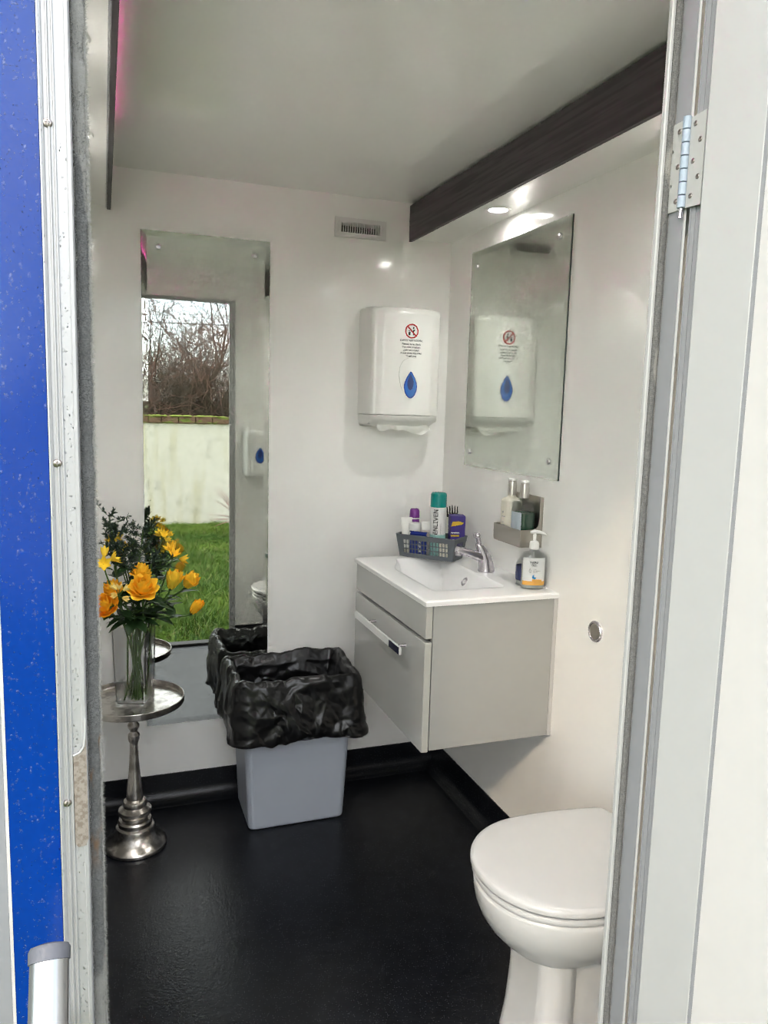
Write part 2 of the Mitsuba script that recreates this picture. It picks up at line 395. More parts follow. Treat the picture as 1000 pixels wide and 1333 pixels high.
random.seed(3); rng = np.random.default_rng(3)


def pile(x0, x1, y0, y1, z0, z1, wav, rnd, nx=6, nz=420):
    """A strip of pile: a softly lumpy band between x0 and x1 standing off the jamb from y1 to y0."""
    zs = np.linspace(z0, z1, nz); rings = []
    prof = np.array([(0, 0), (0.0, 0.7), (0.15, 0.95), (0.5, 1.0), (0.85, 0.95), (1.0, 0.7), (1.0, 0)])
    nn = meshkit.noise(np.column_stack([zs*45, zs*0+rnd, zs*0]))*0.6 + meshkit.noise(np.column_stack([zs*160, zs*0+rnd, zs*0+4]))*0.4
    for z, q in zip(zs, nn):
        xa, xb = x0 - wav*0.2*q, x1 + wav*(q-0.35)
        rings.append(np.column_stack([xa + (xb-xa)*prof[:, 0], y1 + (y0-y1)*prof[:, 1]*(0.9+0.2*q), np.full(7, z)]))
    return loft(rings)


def fibres(n, x0, x1, y, z0, z1, ln, spread, seed, dirx):
    g = np.random.default_rng(seed); x = g.uniform(x0, x1, n); z = g.uniform(z0, z1, n)
    d = np.column_stack([dirx + g.normal(0, spread, n), -0.7 + g.normal(0, 0.25, n), g.normal(0, 0.5, n)])
    d /= np.linalg.norm(d, axis=1, keepdims=True); L = ln*g.uniform(0.4, 1.2, n)[:, None]
    p = np.column_stack([x, np.full(n, y) + g.uniform(-0.0005, 0.002, n), z]); w = np.cross(d, [0.3, 0.9, 0.2]); w /= np.linalg.norm(w, axis=1, keepdims=True); w *= 0.00022
    v = np.stack([p-w, p+w, p+d*L], 1).reshape(-1, 3)
    return trimesh.Trimesh(v, np.arange(3*n).reshape(-1, 3), process=False)


add('trim_4__pile_seal', pile(-1.2018, -1.1900, -1.7775, -1.7645, 0.01, 1.915, 0.0030, 1.0), FELT, smooth=60, label='furry grey pile seal with rust stains')
add('trim_4__pile_fringe', cat_(fibres(14000, -1.1912, -1.1885, -1.7755, 0.01, 1.91, 0.0042, 0.4, 5, 0.7), fibres(7000, -1.2022, -1.2008, -1.7765, 0.01, 1.91, 0.0022, 0.3, 6, -0.2)), FIBL, kind='stuff')
add('trim_4__pile_fibre', fibres(16000, -1.201, -1.191, -1.7768, 0.01, 1.91, 0.0026, 0.5, 8, 0.0), FIBD, kind='stuff')
add('trim_3__pile_seal', pile(-0.5152, -0.5068, -1.7722, -1.7645, 0.01, 1.915, 0.0005, 7.0), FELT, smooth=60, label='grey pile seal')
add('trim_3__pile_fibre', fibres(9000, -0.5150, -0.507, -1.772, 0.01, 1.91, 0.0016, 0.4, 12, 0.0), FIBD, kind='stuff')
for z in (1.6133, 1.3049, 0.9587, 0.50):
    add(num('trim_4__screw'), screw((-1.2225, -1.8009, z), (0, -1, 0), 0.0042, 0.0026), SCREWM, smooth=40)
sp = [(-1.2155, 0.914), (-1.2125, 0.910), (-1.2055, 0.911), (-1.2030, 0.918), (-1.2030, 1.030), (-1.2045, 1.030), (-1.2052, 1.018), (-1.2090, 1.012), (-1.2155, 1.009)]
add('strike_plate', place(prism(sp, 0, 0.0022), (0, -1.8012, 0), (1, 0, 0), (0, 0, 1), (0, -1, 0)), STRIKE, label='worn metal strike plate low on the left door jamb', cat='strike plate')
add('strike_plate__lip', tube([(-1.2155, -1.8036, 1.0095), (-1.2090, -1.8036, 1.0125), (-1.2052, -1.8036, 1.0185), (-1.2040, -1.8036, 1.03), (-1.2036, -1.8036, 1.048)], 0.0011, 8), ALUW, smooth=40)
# outside cladding left of the jamb: blue band, white line, grey panel
add('wall_outside', cat_(box(-2.9, -1.2800, -1.801, YO, -0.16, 2.16), box(-1.2298, -0.49, -1.801, YO, 1.952, 2.16)), ALUG, kind='structure', label='grey outside cladding of the trailer')
add('wall_outside__vinyl_band', box(-1.2766, -1.2300, -1.8005, YO, -0.16, 2.16), BLUE, label='blue vinyl band beaded with rain')
add('wall_outside__vinyl_edge', box(-1.2798, -1.2767, -1.8012, YO, -0.16, 2.16), PVCW, label='thin white edge of the blue band')
add('wall_outside__panel', box(-0.4845, 1.3, -1.801, YO, -0.16, 2.16), PVCW)
add('roof', box(-2.9, 1.3, -1.83, 0.3, 2.16, 2.20), PVCW, kind='structure', label='trailer roof')


def drops(n, x0, x1, y, z0, z1, seed, rmin, rmax):
    g = np.random.default_rng(seed); ms = []
    a = np.arange(8)*2*np.pi/8
    lev = [(1.0, 0.0), (0.86, 0.45), (0.5, 0.85), (0.0, 1.0)]
    cols = g.uniform(x0, x1, 14)
    for k in range(n):
        r = rmin + (rmax-rmin)*g.random()**2.6
        x = g.uniform(x0, x1) if g.random() < 0.6 else cols[g.integers(14)] + g.normal(0, 0.0008)
        if not x0 < x < x1: continue
        z = g.uniform(z0, z1); st = g.uniform(1.0, 1.9 if r > 0.5*rmax else 1.2)
        ms.append(loft([np.column_stack([x + q*r*np.cos(a)+1e-6, np.full(8, y - h*r*0.55), z + q*r*st*np.sin(a)]) for q, h in lev], True, False))
    return cat_(*ms)


add('wall_outside__raindrop', drops(1800, -1.2755, -1.231, -1.80045, 0.55, 2.05, 21, 0.00032, 0.0015), RAIN, smooth=50, kind='stuff', label='raindrops on the blue band')
add('trim_4__raindrop', drops(350, -1.2150, -1.2075, -1.8011, 0.5, 1.6, 22, 0.0003, 0.0011), RAIN, smooth=50, kind='stuff')
add('trim_4__raindrop_001', drops(420, -1.2285, -1.2265, -1.8040, 0.5, 1.9, 23, 0.0003, 0.0009), RAIN, smooth=50, kind='stuff')
DA = math.radians(12.0); DP = np.array([-0.505, -1.803, 0.0])


def swing(m):
    """The door leaf is modelled square to the wall and swung a little further round its hinge."""
    m = m.copy(); q = m.vertices - DP; c, s_ = math.cos(DA), math.sin(DA)
    m.vertices = DP + np.column_stack([q[:, 0]*c - q[:, 1]*s_, q[:, 0]*s_ + q[:, 1]*c, q[:, 2]]); return m


# door leaf, opened outwards on the right
add('door_1', swing(box(-0.513, -0.484, -2.470, -1.832, 0.03, 1.895, 0.001)), PVCW, kind='structure', label='white door leaf swung open outwards on the right')
add('door_1__edge_profile', swing(prism([(-0.5155, -1.9045), (-0.5165, -1.9035), (-0.5165, -1.8305), (-0.5150, -1.8285), (-0.482, -1.8285), (-0.482, -1.9045)], 0.025, 1.90)), ALUW, label='wide pale aluminium edge profile')
add('door_1__profile_lip', swing(box(-0.5160, -0.512, -1.9080, -1.9047, 0.025, 1.90)), ALUG)
add('door_1__rebate', swing(cat_(box(-0.5062, -0.484, -1.8284, -1.8078, 0.025, 1.90), box(-0.5072, -0.506, -1.8165, -1.8145, 0.025, 1.90), box(-0.5070, -0.506, -1.8098, -1.8078, 0.025, 1.90))), ALUG)
# ---- hinge
lab('hinge', 'white plastic butt hinge with pale blue knuckle high on the door jamb', 'hinge')
XH = -0.5078
add('hinge__leaf', cat_(place(prism(Polygon([(0, 0), (0.0245, 0.0), (0.0245, 0.106), (0, 0.104)]).difference(unary_union([Point(0.0063, 0.0727).buffer(0.0021), Point(0.0068, 0.0319).buffer(0.0021)])), 0, 0.0025), (XH+0.0013, -1.7672, 1.6175), (0, -1, 0), (0, 0, 1), (-1, 0, 0))), HINGEW)
add('hinge__leaf_001', cat_(place(prism([(0, 0), (0.0265, -0.001), (0.0265, 0.106), (0, 0.104)], 0, 0.0025), (XH+0.0013, -1.8015, 1.6175), (0, -1, 0), (0, 0, 1), (-1, 0, 0))), HINGEW)
for k in range(7):
    z0 = 1.6178 + k*0.01525
    add(num('hinge__knuckle'), lathe([(0.0035, 0), (0.0050, 0.0006), (0.0050, 0.0143), (0.0035, 0.0149)], (XH-0.0035, -1.7985, z0), 20), HINGEB, smooth=40)
add('hinge__pin', cyl((XH-0.0035, -1.7985, 1.606), (XH-0.0035, -1.7985, 1.7235), 0.0024, 12), CHROME, smooth=40)
for y, z in ((-1.7832, 1.7114), (-1.7845, 1.67), (-1.7850, 1.6291), (-1.8105, 1.7128), (-1.8105, 1.67), (-1.8105, 1.63), (-1.8205, 1.692), (-1.8205, 1.650)):
    add(num('hinge__screw'), screw((XH-0.0012, y, z), (-1, 0, 0), 0.0033, 0.0012), SCREWM, smooth=40)
# ---- handrail outside
hp0, hp1 = np.array([-1.237, -1.885, 0.857]), np.array([-1.237, -2.70, 0.857-0.905])
lab('handrail', 'satin steel handrail tube with a grey end cap outside the doorway', 'handrail')
add('handrail__tube', tube([hp0, hp1], 0.0168, 40), SATIN, smooth=50)
hd_ = (hp0-hp1)/np.linalg.norm(hp0-hp1)
add('handrail__end_cap', lathe([(0.0150, -0.0085), (0.0182, -0.0080), (0.0184, 0.002), (0.0165, 0.0055), (0.008, 0.0075), (0, 0.008)], hp0, 40, hd_), GREYCAP, smooth=40)
add('handrail__post', cyl((-1.237, -2.70, -0.29), (-1.237, -2.70, -0.03), 0.0165, 24), SATIN, smooth=50)
add('handrail__bracket', tube(bez([(-1.237, -1.93, 0.79), (-1.237, -1.86, 0.72), (-1.24, -1.80, 0.715)], 8), 0.009, 12), SATIN, smooth=50)

# ================================================================ mirrors


def mirror(key, o, x, y, w, h, bev, screws, label, cat):
    """A bevelled mirror: o its lower left corner on the wall, x and y along it; screws in its plane."""
    x, y = np.asarray(x, float), np.asarray(y, float); n = np.cross(x, y)
    def P(a, b, c): return o + x*a + y*b + n*c
    t, e = 0.0062, 0.0052
    out = [(0, 0), (w, 0), (w, h), (0, h)]; inn = [(bev, bev), (w-bev, bev), (w-bev, h-bev), (bev, h-bev)]
    v = np.array([P(a, b, e) for a, b in out] + [P(a, b, t) for a, b in inn])
    f = [(4, 5, 6), (4, 6, 7)]
    fb = []
    for k in range(4):
        k2 = (k+1) % 4; fb += [(k, k2, 4+k2), (k, 4+k2, 4+k)]
    add(key, trimesh.Trimesh(v, np.array(f), process=True), MIRROR, label=label, cat=cat)
    add(key + '__bevel', trimesh.Trimesh(v, np.array(fb), process=False), MIRROR)
    b = box(0, w, 0, h, 0.0005, e-0.0001); b.vertices[:] = b.vertices
    add(key + '__backing', place(b, o, x, y, n), GEDGE)
    for a, c in screws:
        m = lathe([(0.0, 0), (0.0085, 0), (0.0085, 0.003), (0.007, 0.0055), (0.003, 0.0065), (0, 0.0065)], (0, 0, 0), 24)
        add(num(key + '__screw'), place(m, P(a, c, t-0.0005), x, y, n), CHROME, smooth=40)


mirror('tall_mirror', np.array([-1.0606, -0.0, 0.2804]), (1, 0, 0), (0, 0, 1), 0.4067, 1.6168, 0.017,
       [(0.053, 1.568), (0.356, 1.568), (0.053, 0.05), (0.356, 0.05)], 'tall narrow mirror with a ground edge on the back wall behind the flowers', 'mirror')
mirror('wall_mirror', np.array([0.0, -0.1834, 1.1809]), (0, -1, 0), (0, 0, 1), 0.5921, 0.7080, 0.017,
       [(0.0445, 0.660), (0.5415, 0.660), (0.5435, 0.0500), (0.0455, 0.0480)], 'mirror with a ground edge on the right wall above the vanity', 'mirror')

# ================================================================ vent
lab('vent_grille', 'small white slatted vent grille high on the back wall', 'vent')
vx0, vx1, vz0, vz1 = -0.4345, -0.2505, 1.9385, 2.0025
fr = sbox(vx0, vz0, vx1, vz1).difference(sbox(vx0+0.020, vz0+0.016, vx1-0.020, vz1-0.016))
XZ = dict(x=(1, 0, 0), y=(0, 0, 1))
add('vent_grille__frame', cat_(polyplate(fr, (0, -0.0, 0), z_ := (1, 0, 0), (0, 0, 1), 0.006), polyplate(sbox(vx0+0.012, vz0+0.009, vx1-0.012, vz1-0.009).difference(sbox(vx0+0.018, vz0+0.014, vx1-0.018, vz1-0.014)), (0, 0, 0), (1, 0, 0), (0, 0, 1), 0.009)), VENTP)
add('vent_grille__slide_tab', box(vx1-0.0195, vx1-0.0135, -0.012, -0.0088, 1.962, 1.978, 0.001), VENTP)
for k in range(18):
    xx = vx0 + 0.0215 + k*(vx1-vx0-0.043)/17
    add(num('vent_grille__slat'), box(xx-0.0017, xx+0.0017, -0.0060, -0.0036, vz0+0.0155, vz1-0.0155, 0.0006), VENTP)

# ================================================================ dispensers


def tear(cx, cz, w, h, n=40):
    """A teardrop, point up: width w, height h, its middle at (cx, cz)."""
    t = np.linspace(0, 2*np.pi, n, endpoint=False)
    y = -np.cos(t); k = np.where(y > -0.2, 1 - 0.60*((y+0.2)/1.2)**1.55, 1.0)
    return np.column_stack([cx + w/2*np.sin(t)*k*1.0, cz + h/2*y])


def towel_dispenser(key, o, xd, nd, w, h, dep, label, sign=True, drop=(0, 0, 0.05, 0.09), cat='towel dispenser'):
    """o: bottom middle on the wall; xd along the wall, nd off the wall."""
    xd, nd = np.asarray(xd, float), np.asarray(nd, float); zd = np.array([0, 0, 1.0]); lab(key, label, cat)

    def front(x, hw): return dep - 0.020*(x/hw)**2

    def section(z, hw, dd, tp=0.010, r=0.022):
        p = [(-hw, 0.0), (-hw+tp*0.5, (dd-0.02)*0.5)]
        xe = hw - tp
        ye = dd - 0.020
        for a in np.linspace(180, 90, 6): p.append((-xe + r + r*math.cos(math.radians(a)), ye - r + r*math.sin(math.radians(a)) + 0.0))
        for x in np.linspace(-xe + r + 0.012, xe - r - 0.012, 15): p.append((x, dd - 0.020*(x/xe)**2))
        for a in np.linspace(90, 0, 6): p.append((xe - r + r*math.cos(math.radians(a)), ye - r + r*math.sin(math.radians(a))))
        p += [(hw-tp*0.5, (dd-0.02)*0.5), (hw, 0.0)]
        p = np.array(p); return np.array([o + xd*a + nd*b + zd*z for a, b in p])
    hw = w/2; zb = 0.105*h
    rings = [section(zb, hw, dep), section(zb+0.01, hw, dep)] + [section(z, hw, dep) for z in np.linspace(zb+0.03, h-0.026, 5)]
    rings += [section(h-0.014, hw-0.0006, dep-0.002), section(h-0.006, hw-0.002, dep-0.007), section(h-0.001, hw-0.005, dep-0.014), section(h, hw-0.010, dep-0.024)]
    def fix(m):
        m.fix_normals(); return m
    add(key + '__cover', fix(loft(rings)), ABS, smooth=35)
    rings = [section(0.0, hw-0.010, dep-0.052, 0.012), section(0.012, hw-0.005, dep-0.030, 0.011), section(zb*0.55, hw-0.0015, dep-0.004), section(zb-0.0018, hw-0.0012, dep-0.0025)]
    add(key + '__base', fix(loft(rings)), ABS, smooth=35)

    xe = hw - 0.010

    def wrap(m2, off):
        """A mesh laid out in x (along), y (up), z (off the face) put onto the curved front."""
        m2 = m2.copy(); q = m2.vertices
        m2.vertices = o + q[:, :1]*xd + (front(q[:, 0], xe) + off + q[:, 2])[:, None]*nd + q[:, 1:2]*zd
        if np.dot(np.cross(xd, zd), nd) < 0: m2.invert()
        return m2
    cx, cz, dw, dh = drop
    add(key + '__drop_surround', wrap(prism(tear(cx, cz, dw*1.13, dh*1.09), 0, 0.0010), 0.0003), WPRINT)
    k = add(key + '__drop_window', wrap(prism(tear(cx, cz, dw, dh), 0, 0.0010), 0.0009), DROPR)
    add(k + '__lens', wrap(prism(tear(cx, cz, dw*0.86, dh*0.90), 0, 0.0008), 0.0016), DROPB)
    add(k + '__core', wrap(prism(tear(cx-0.001, cz+dh*0.10, dw*0.47, dh*0.60), 0, 0.0006), 0.0022), DROPD)
    if sign:
        g = bez([(cx+0.020, cz+0.0900, 0), (cx-0.040, cz+0.1000, 0), (cx-0.056, cz+0.0520, 0), (cx-0.0300, cz-0.0210, 0)], 30)
        pts = np.array([o + a*xd + b*zd + (front(a, xe)+0.0004)*nd for a, b, _ in g])
        add(key + '__moulded_line', tube(pts, 0.0006, 6), GREYL)
        sx, sz = cx-0.001, 1.6281-o[2]
        ring = Point(sx, sz).buffer(0.0245, 24).difference(Point(sx, sz).buffer(0.0200, 24))
        bar = affinity.rotate(sbox(sx-0.022, sz-0.0022, sx+0.022, sz+0.0022), -45, origin=(sx, sz))
        add(key + '__notice_symbol', wrap(prism(Point(sx, sz).buffer(0.0205, 24), 0, 0.0003), 0.0002), WPRINT)
        fig = unary_union([Point(sx+0.006, sz+0.0105).buffer(0.0032), Polygon([(sx+0.0005, sz-0.002), (sx+0.009, sz+0.007), (sx+0.0115, sz+0.002), (sx+0.0075, sz-0.002), (sx+0.0085, sz-0.013), (sx+0.0055, sz-0.013), (sx+0.0035, sz-0.004)]),
                           Polygon([(sx-0.013, sz-0.003), (sx-0.004, sz-0.003), (sx-0.0055, sz-0.014), (sx-0.0115, sz-0.014)]), Polygon([(sx-0.0125, sz+0.002), (sx-0.006, sz+0.0005), (sx-0.006, sz-0.001), (sx-0.0125, sz)])])
        add(key + '__notice_figure', wrap(prism(fig, 0, 0.0003), 0.0006), BLACK)
        add(key + '__notice_ring', wrap(prism(unary_union([ring, bar.intersection(Point(sx, sz).buffer(0.0215))]), 0, 0.0003), 0.0009), RED)
        lines = [('IMPORTANT NOTICE', 0.0058, 1.5942), ('Please do not flush', 0.0056, 1.5822), ('any other products', 0.0056, 1.5722), ('apart from toilet', 0.0056, 1.5622), ('tissue down the toilet', 0.0056, 1.5522), ('Thank you', 0.0056, 1.5422)]
        ms = []
        for s, hh, zz in lines:
            m = meshkit.text_mesh(s, hh, 0.0003, True); m.apply_translation((sx-(m.bounds[0][0]+m.bounds[1][0])/2, zz-o[2], 0)); ms.append(wrap(m, 0.0003))
        add(key + '__notice_text', cat_(*ms), BLACK)
    return section


towel_dispenser('towel_dispenser', np.array([-0.2000, 0.0, 1.3040]), (1, 0, 0), (0, -1, 0), 0.277, 0.403, 0.1265,
                'white paper towel dispenser with a blue drop window on the back wall', True, (0.0085, 0.1445, 0.0495, 0.0905))
add('towel_dispenser__lock', box(-0.3215, -0.3015, -0.0668, -0.062, 1.3125, 1.3165, 0.0008), GREYM)
towel_dispenser('tissue_dispenser', np.array([-0.3640, YF, 0.960]), (-1, 0, 0), (0, 1, 0), 0.168, 0.268, 0.110,
                'white toilet tissue dispenser reflected in the tall mirror', False, (0.004, 0.130, 0.052, 0.087), 'tissue dispenser')
# paper towel hanging out
u_, v_ = np.meshgrid(np.linspace(0, 1, 30), np.linspace(0, 1, 14))
px_ = -0.290 + 0.182*u_ + 0.012*v_*(u_-0.5); pd_ = np.interp(u_, [0, .06, .3, .48, .70, .84, .93, 1], [.010, .016, .010, .013, .022, .031, .018, .004])
pz_ = 1.316 - (0.010 + pd_)*v_ - 0.002*np.sin(u_*21)*v_
py_ = -0.078 - 0.020*v_**1.5 + 0.007*np.abs(((u_*5.3) % 2) - 1)*v_ + 0.003*np.sin(u_*9+v_*3)
vv = np.stack([px_, py_, pz_], -1).reshape(-1, 3); ii = np.arange(13*30).reshape(13, 30)[:, :-1].ravel()
pt = trimesh.Trimesh(vv, np.vstack([np.stack([ii, ii+1, ii+31], 1), np.stack([ii, ii+31, ii+30], 1)]), process=False)
add('paper_towel', pt, PAPER, smooth=40, label='folded white paper towel hanging from the dispenser', cat='paper towel')

# ================================================================ downlight
LAMP, BEAM = (5.5, 5.4, 5.25), (0.0245, 0.0241, 0.0234)


def downlight(key, x, y, label):
    lab(key, label, 'light', 'downlights in the soffits')
    add(key + '__bezel', lathe([(0.0235, 0.0185), (0.0270, 0.0), (0.0280, -0.0025), (0.031, -0.004), (0.038, -0.0038), (0.041, -0.001), (0.041, 0.002), (0.032, 0.004), (0.032, 0.0185)], (x, y, ZS), 40), ABS, smooth=40)
    scene[key + '__lens'] = mikit.ply(flip(lathe([(0.0225, 0.0), (0.0225, -0.0015), (0.016, -0.0030), (0.0, -0.0036)], (x, y, ZS), 32)), WPRINT, smooth=30, emitter={'type': 'area', 'radiance': rgb(*LAMP)})
    scene[key + '_beam'] = {'type': 'spot', 'intensity': rgb(*BEAM), 'cutoff_angle': 66.0, 'beam_width': 34.0, 'to_world': T().look_at(origin=[x, y, ZS-0.006], target=[x, y, 0.0], up=[0, 1, 0])}


downlight('downlight', -0.074, -0.4854, 'round recessed downlight glowing in the soffit above the wall mirror')
downlight('downlight_001', -0.075, -1.354, 'round recessed downlight in the soffit above the toilet')
downlight('downlight_002', -1.228, -0.6536, 'added unseen downlight in the left soffit nearer the back wall')  # unseen lamp, added to mirror the right soffit and brighten the room
downlight('downlight_003', -1.228, -1.1485, 'added unseen downlight in the left soffit nearer the doorway')  # second added lamp out of view, more fill from the left soffit

# ================================================================ flush button
lab('flush_button', 'round chrome flush button on the right wall above the toilet', 'button')
add('flush_button__ring', lathe([(0.0215, 0.0), (0.0275, 0.0), (0.0275, 0.004), (0.0255, 0.0065), (0.0225, 0.0065), (0.0215, 0.004)], (0, -0.9858, 0.813), 36, (-1, 0, 0)), CHROME, smooth=30)
add('flush_button__plunger', cat_(lathe([(0, 0.0), (0.0208, 0.0), (0.0208, 0.0045), (0.018, 0.006), (0, 0.0062)], (0, -0.9858, 0.813), 36, (-1, 0, 0))), STEEL, smooth=30)

# ================================================================ vanity
VX, VY0, VY1 = -0.397, -0.212, -0.803
lab('vanity_unit', 'grey gloss wall-hung vanity unit with one drawer under the basin', 'vanity')
add('vanity_unit__carcass', cat_(box(-0.376, -0.010, VY1, VY1+0.016, 0.4575, 0.857, 0.0008), box(-0.376, -0.010, VY0-0.016, VY0, 0.4575, 0.857, 0.0008), box(-0.376, -0.010, VY1+0.016, VY0-0.016, 0.4575, 0.473), box(-0.020, -0.010, VY1+0.016, VY0-0.016, 0.473, 0.857)), GREYM)
add('vanity_unit__back_strip', box(-0.012, -0.0005, VY1-0.003, VY0, 0.4575, 0.857), PVCW, label='white strip against the wall')
add('vanity_unit__top_rail', box(VX, -0.378, VY1, VY0, 0.768, 0.857, 0.001), GLOSS)
add('vanity_unit__top_rail__edge', box(VX+0.0012, -0.3788, VY1-0.0008, VY1+0.001, 0.7695, 0.8555), GREYL)
add('vanity_unit__drawer', box(VX-0.002, -0.3795, VY1-0.002, VY0, 0.4550, 0.7585, 0.001), GLOSS, label='grey gloss drawer front')
add('vanity_unit__drawer__edge', box(VX-0.0008, -0.3803, VY1-0.0028, VY1-0.001, 0.4565, 0.757), GREYL)
add('vanity_unit__drawer__handle', cat_(box(-0.4345, -0.4275, -0.712, -0.313, 0.700, 0.7215, 0.0008)), BRUSHED)
add('vanity_unit__drawer__handle_post', cyl((-0.399, -0.418, 0.7135), (-0.4285, -0.418, 0.7135), 0.0042, 16), CHROME, smooth=40)
add('vanity_unit__drawer__handle_post_001', cyl((-0.399, -0.672, 0.7135), (-0.4285, -0.672, 0.7135), 0.0042, 16), CHROME, smooth=40)
add('vanity_unit__drawer__sticker', box(-0.4352, -0.4344, -0.7105, -0.632, 0.7008, 0.7207), INK, label='navy sticker on the handle')
# basin: a height field with a softly sloped bowl
nx, ny = 90, 120
gx = np.linspace(-0.4021, -0.0005, nx); gy = np.linspace(-0.8095, -0.2000, ny)
GX, GY = np.meshgrid(gx, gy, indexing='ij')


def ramp(t): return t*t*(3-2*t)


def sm(a, b, x): return ramp(np.clip((x-a)/(b-a), 0, 1))


def bowl(x, y):
    fr_ = -0.332 + 0.055*sm(-0.42, -0.25, y)
    a = np.clip((x-fr_)/0.055, 0, 1); b = np.clip((-0.108-x)/0.075, 0, 1)
    c = np.clip((y+0.705)/0.11, 0, 1); d = np.clip((-0.245-y)/0.19, 0, 1)
    k = -np.log(np.exp(-9*a)+np.exp(-9*b)+np.exp(-9*c)+np.exp(-9*d))/9
    k = np.clip(np.minimum(np.minimum(a, b), np.minimum(c, d))*0.5 + k*0.5, 0, 1)
    return -0.088*(1-(1-k)**1.7)


ed = np.minimum(np.minimum(GX+0.4021, 10), np.minimum(GY+0.8095, -0.2-GY))
GZ = 0.872 + bowl(GX, GY) - 0.0035*(1-np.clip(ed/0.006, 0, 1))**2
top = np.stack([GX, GY, GZ], -1); bot = top.copy(); bot[..., 2] = np.where(GZ < 0.8605, GZ-0.006, 0.8575)
vv = np.vstack([top.reshape(-1, 3), bot.reshape(-1, 3)]); idx = np.arange(nx*ny).reshape(nx, ny)
a, b, c, d = idx[:-1, :-1].ravel(), idx[1:, :-1].ravel(), idx[1:, 1:].ravel(), idx[:-1, 1:].ravel(); N_ = nx*ny
ff = [np.stack([a, b, c], 1), np.stack([a, c, d], 1), np.stack([a, c, b], 1)+N_, np.stack([a, d, c], 1)+N_]
for e in (idx[0], idx[-1][::-1], idx[::-1, 0], idx[:, -1]):
    ff += [np.stack([e[:-1], e[1:], e[1:]+N_], 1), np.stack([e[:-1], e[1:]+N_, e[:-1]+N_], 1)]
ff = np.vstack(ff); fcen = vv[ff].mean(1); ff = ff[np.hypot(fcen[:, 0]+0.128, fcen[:, 1]+0.475) > 0.0085]
add('basin', trimesh.Trimesh(vv, ff, process=False), CERAM, smooth=38, label='white ceramic basin top on the grey vanity unit', cat='basin')
on = np.array([-0.62, -0.0, 0.78]); on /= np.linalg.norm(on)
ox, oy = -0.128, -0.475; oc = np.array([ox, oy, 0.872+float(bowl(np.array(ox), np.array(oy)))])
hgt = lambda x, y: float(bowl(np.array(x), np.array(y)))
on = np.array([-(hgt(ox+.003, oy)-hgt(ox-.003, oy))/.006, 0.0, 1.0]); on /= np.linalg.norm(on)
add('basin__overflow_ring', lathe([(0.0078, -0.006), (0.0140, -0.006), (0.0140, 0.0012), (0.0120, 0.0030), (0.0095, 0.0030), (0.0080, 0.0015), (0.0078, -0.006)], oc, 28, on), CHROME, smooth=35)
add('basin__overflow_hole', flip(lathe([(0.0, -0.070), (0.0082, -0.070), (0.0082, 0.0006)], oc, 24, on)), CERAM, smooth=35)
# tap
lab('basin_tap', 'chrome single lever tap behind the basin bowl', 'tap')
tb = np.array([-0.062, -0.498, 0.8722])
rings = []
for z, cx, rx, ry in ((0, 0, .0255, .0235), (.004, 0, .026, .024), (.012, .000, .0245, .0225), (.035, -.004, .0225, .0205), (.055, -.011, .0200, .0185), (.070, -.019, .0165, .016), (.080, -.026, .0125, .013), (.087, -.032, .0075, .009), (.090, -.035, .002, .003)):
    aa = np.arange(32)*2*np.pi/32; rings.append(np.column_stack([tb[0]+cx-0.004+rx*np.cos(aa), tb[1]+ry*np.sin(aa), np.full(32, tb[2]+z)]))
add('basin_tap__body', loft(rings), CHROME, smooth=45)
sp_ = bez([tb + (-0.004, 0, 0.036), tb + (-0.045, 0, 0.054), tb + (-0.080, 0, 0.066), tb + (-0.108, 0, 0.072)], 14); rings = []
for k, p in enumerate(sp_):
    t = k/13; hw, hh = 0.0165-0.005*t, 0.0145-0.0055*t; o2 = rrect(hw, hh, min(hw, hh)*0.7, 5); rings.append(np.column_stack([p[0]+o2[:, 1]*0.35, p[1]+o2[:, 0], p[2]+o2[:, 1]]))
add('basin_tap__spout', loft(rings), CHROME, smooth=45)
add('basin_tap__aerator', lathe([(0, 0), (0.0095, 0), (0.0105, 0.002), (0.0105, 0.013), (0, 0.014)], tb + (-0.101, 0, 0.0535), 24), CHROME, smooth=40)
lv = bez([tb + (-0.030, 0, 0.078), tb + (-0.034, 0, 0.094), tb + (-0.036, 0, 0.104), tb + (-0.043, 0, 0.116)], 10); rings = []
for k, p in enumerate(lv):
    t = k/9; hw, hh = 0.0070 + 0.006*t, 0.0065 - 0.002*t; o2 = rrect(hw, hh, hh*0.8, 4); rings.append(np.column_stack([p[0]+o2[:, 1]*0.8, p[1]+o2[:, 0], p[2]+o2[:, 1]*0.5]))
add('basin_tap__lever', loft(rings), CHROME, smooth=45)
add('basin_tap__lever_knob', trimesh.creation.icosphere(2, 0.0125).apply_transform(np.diag([0.8, 1.15, 0.8, 1])).apply_translation(tb + (-0.042, 0, 0.114)), CHROME, smooth=60)
add('basin_tap__skirt', lathe([(0.0252, 0), (0.0262, 0.0008), (0.0262, 0.0025), (0.0245, 0.0035)], tb - (0.004, 0, 0), 32), CHROME, smooth=40)

# ================================================================ basket and what is in it
P1 = np.array([-0.2430, -0.2090, 0.8732]); bd = np.array([0.672, -0.741, 0]); be = np.array([0.741, 0.672, 0]); bz = np.array([0, 0, 1.0])
BL, BW, BH, BF = 0.192, 0.083, 0.074, 0.011
lab('storage_basket', 'grey plastic lattice basket of toiletries on the back corner of the basin', 'basket')


def BP(s, t, z): return P1 + bd*s + be*t + bz*z


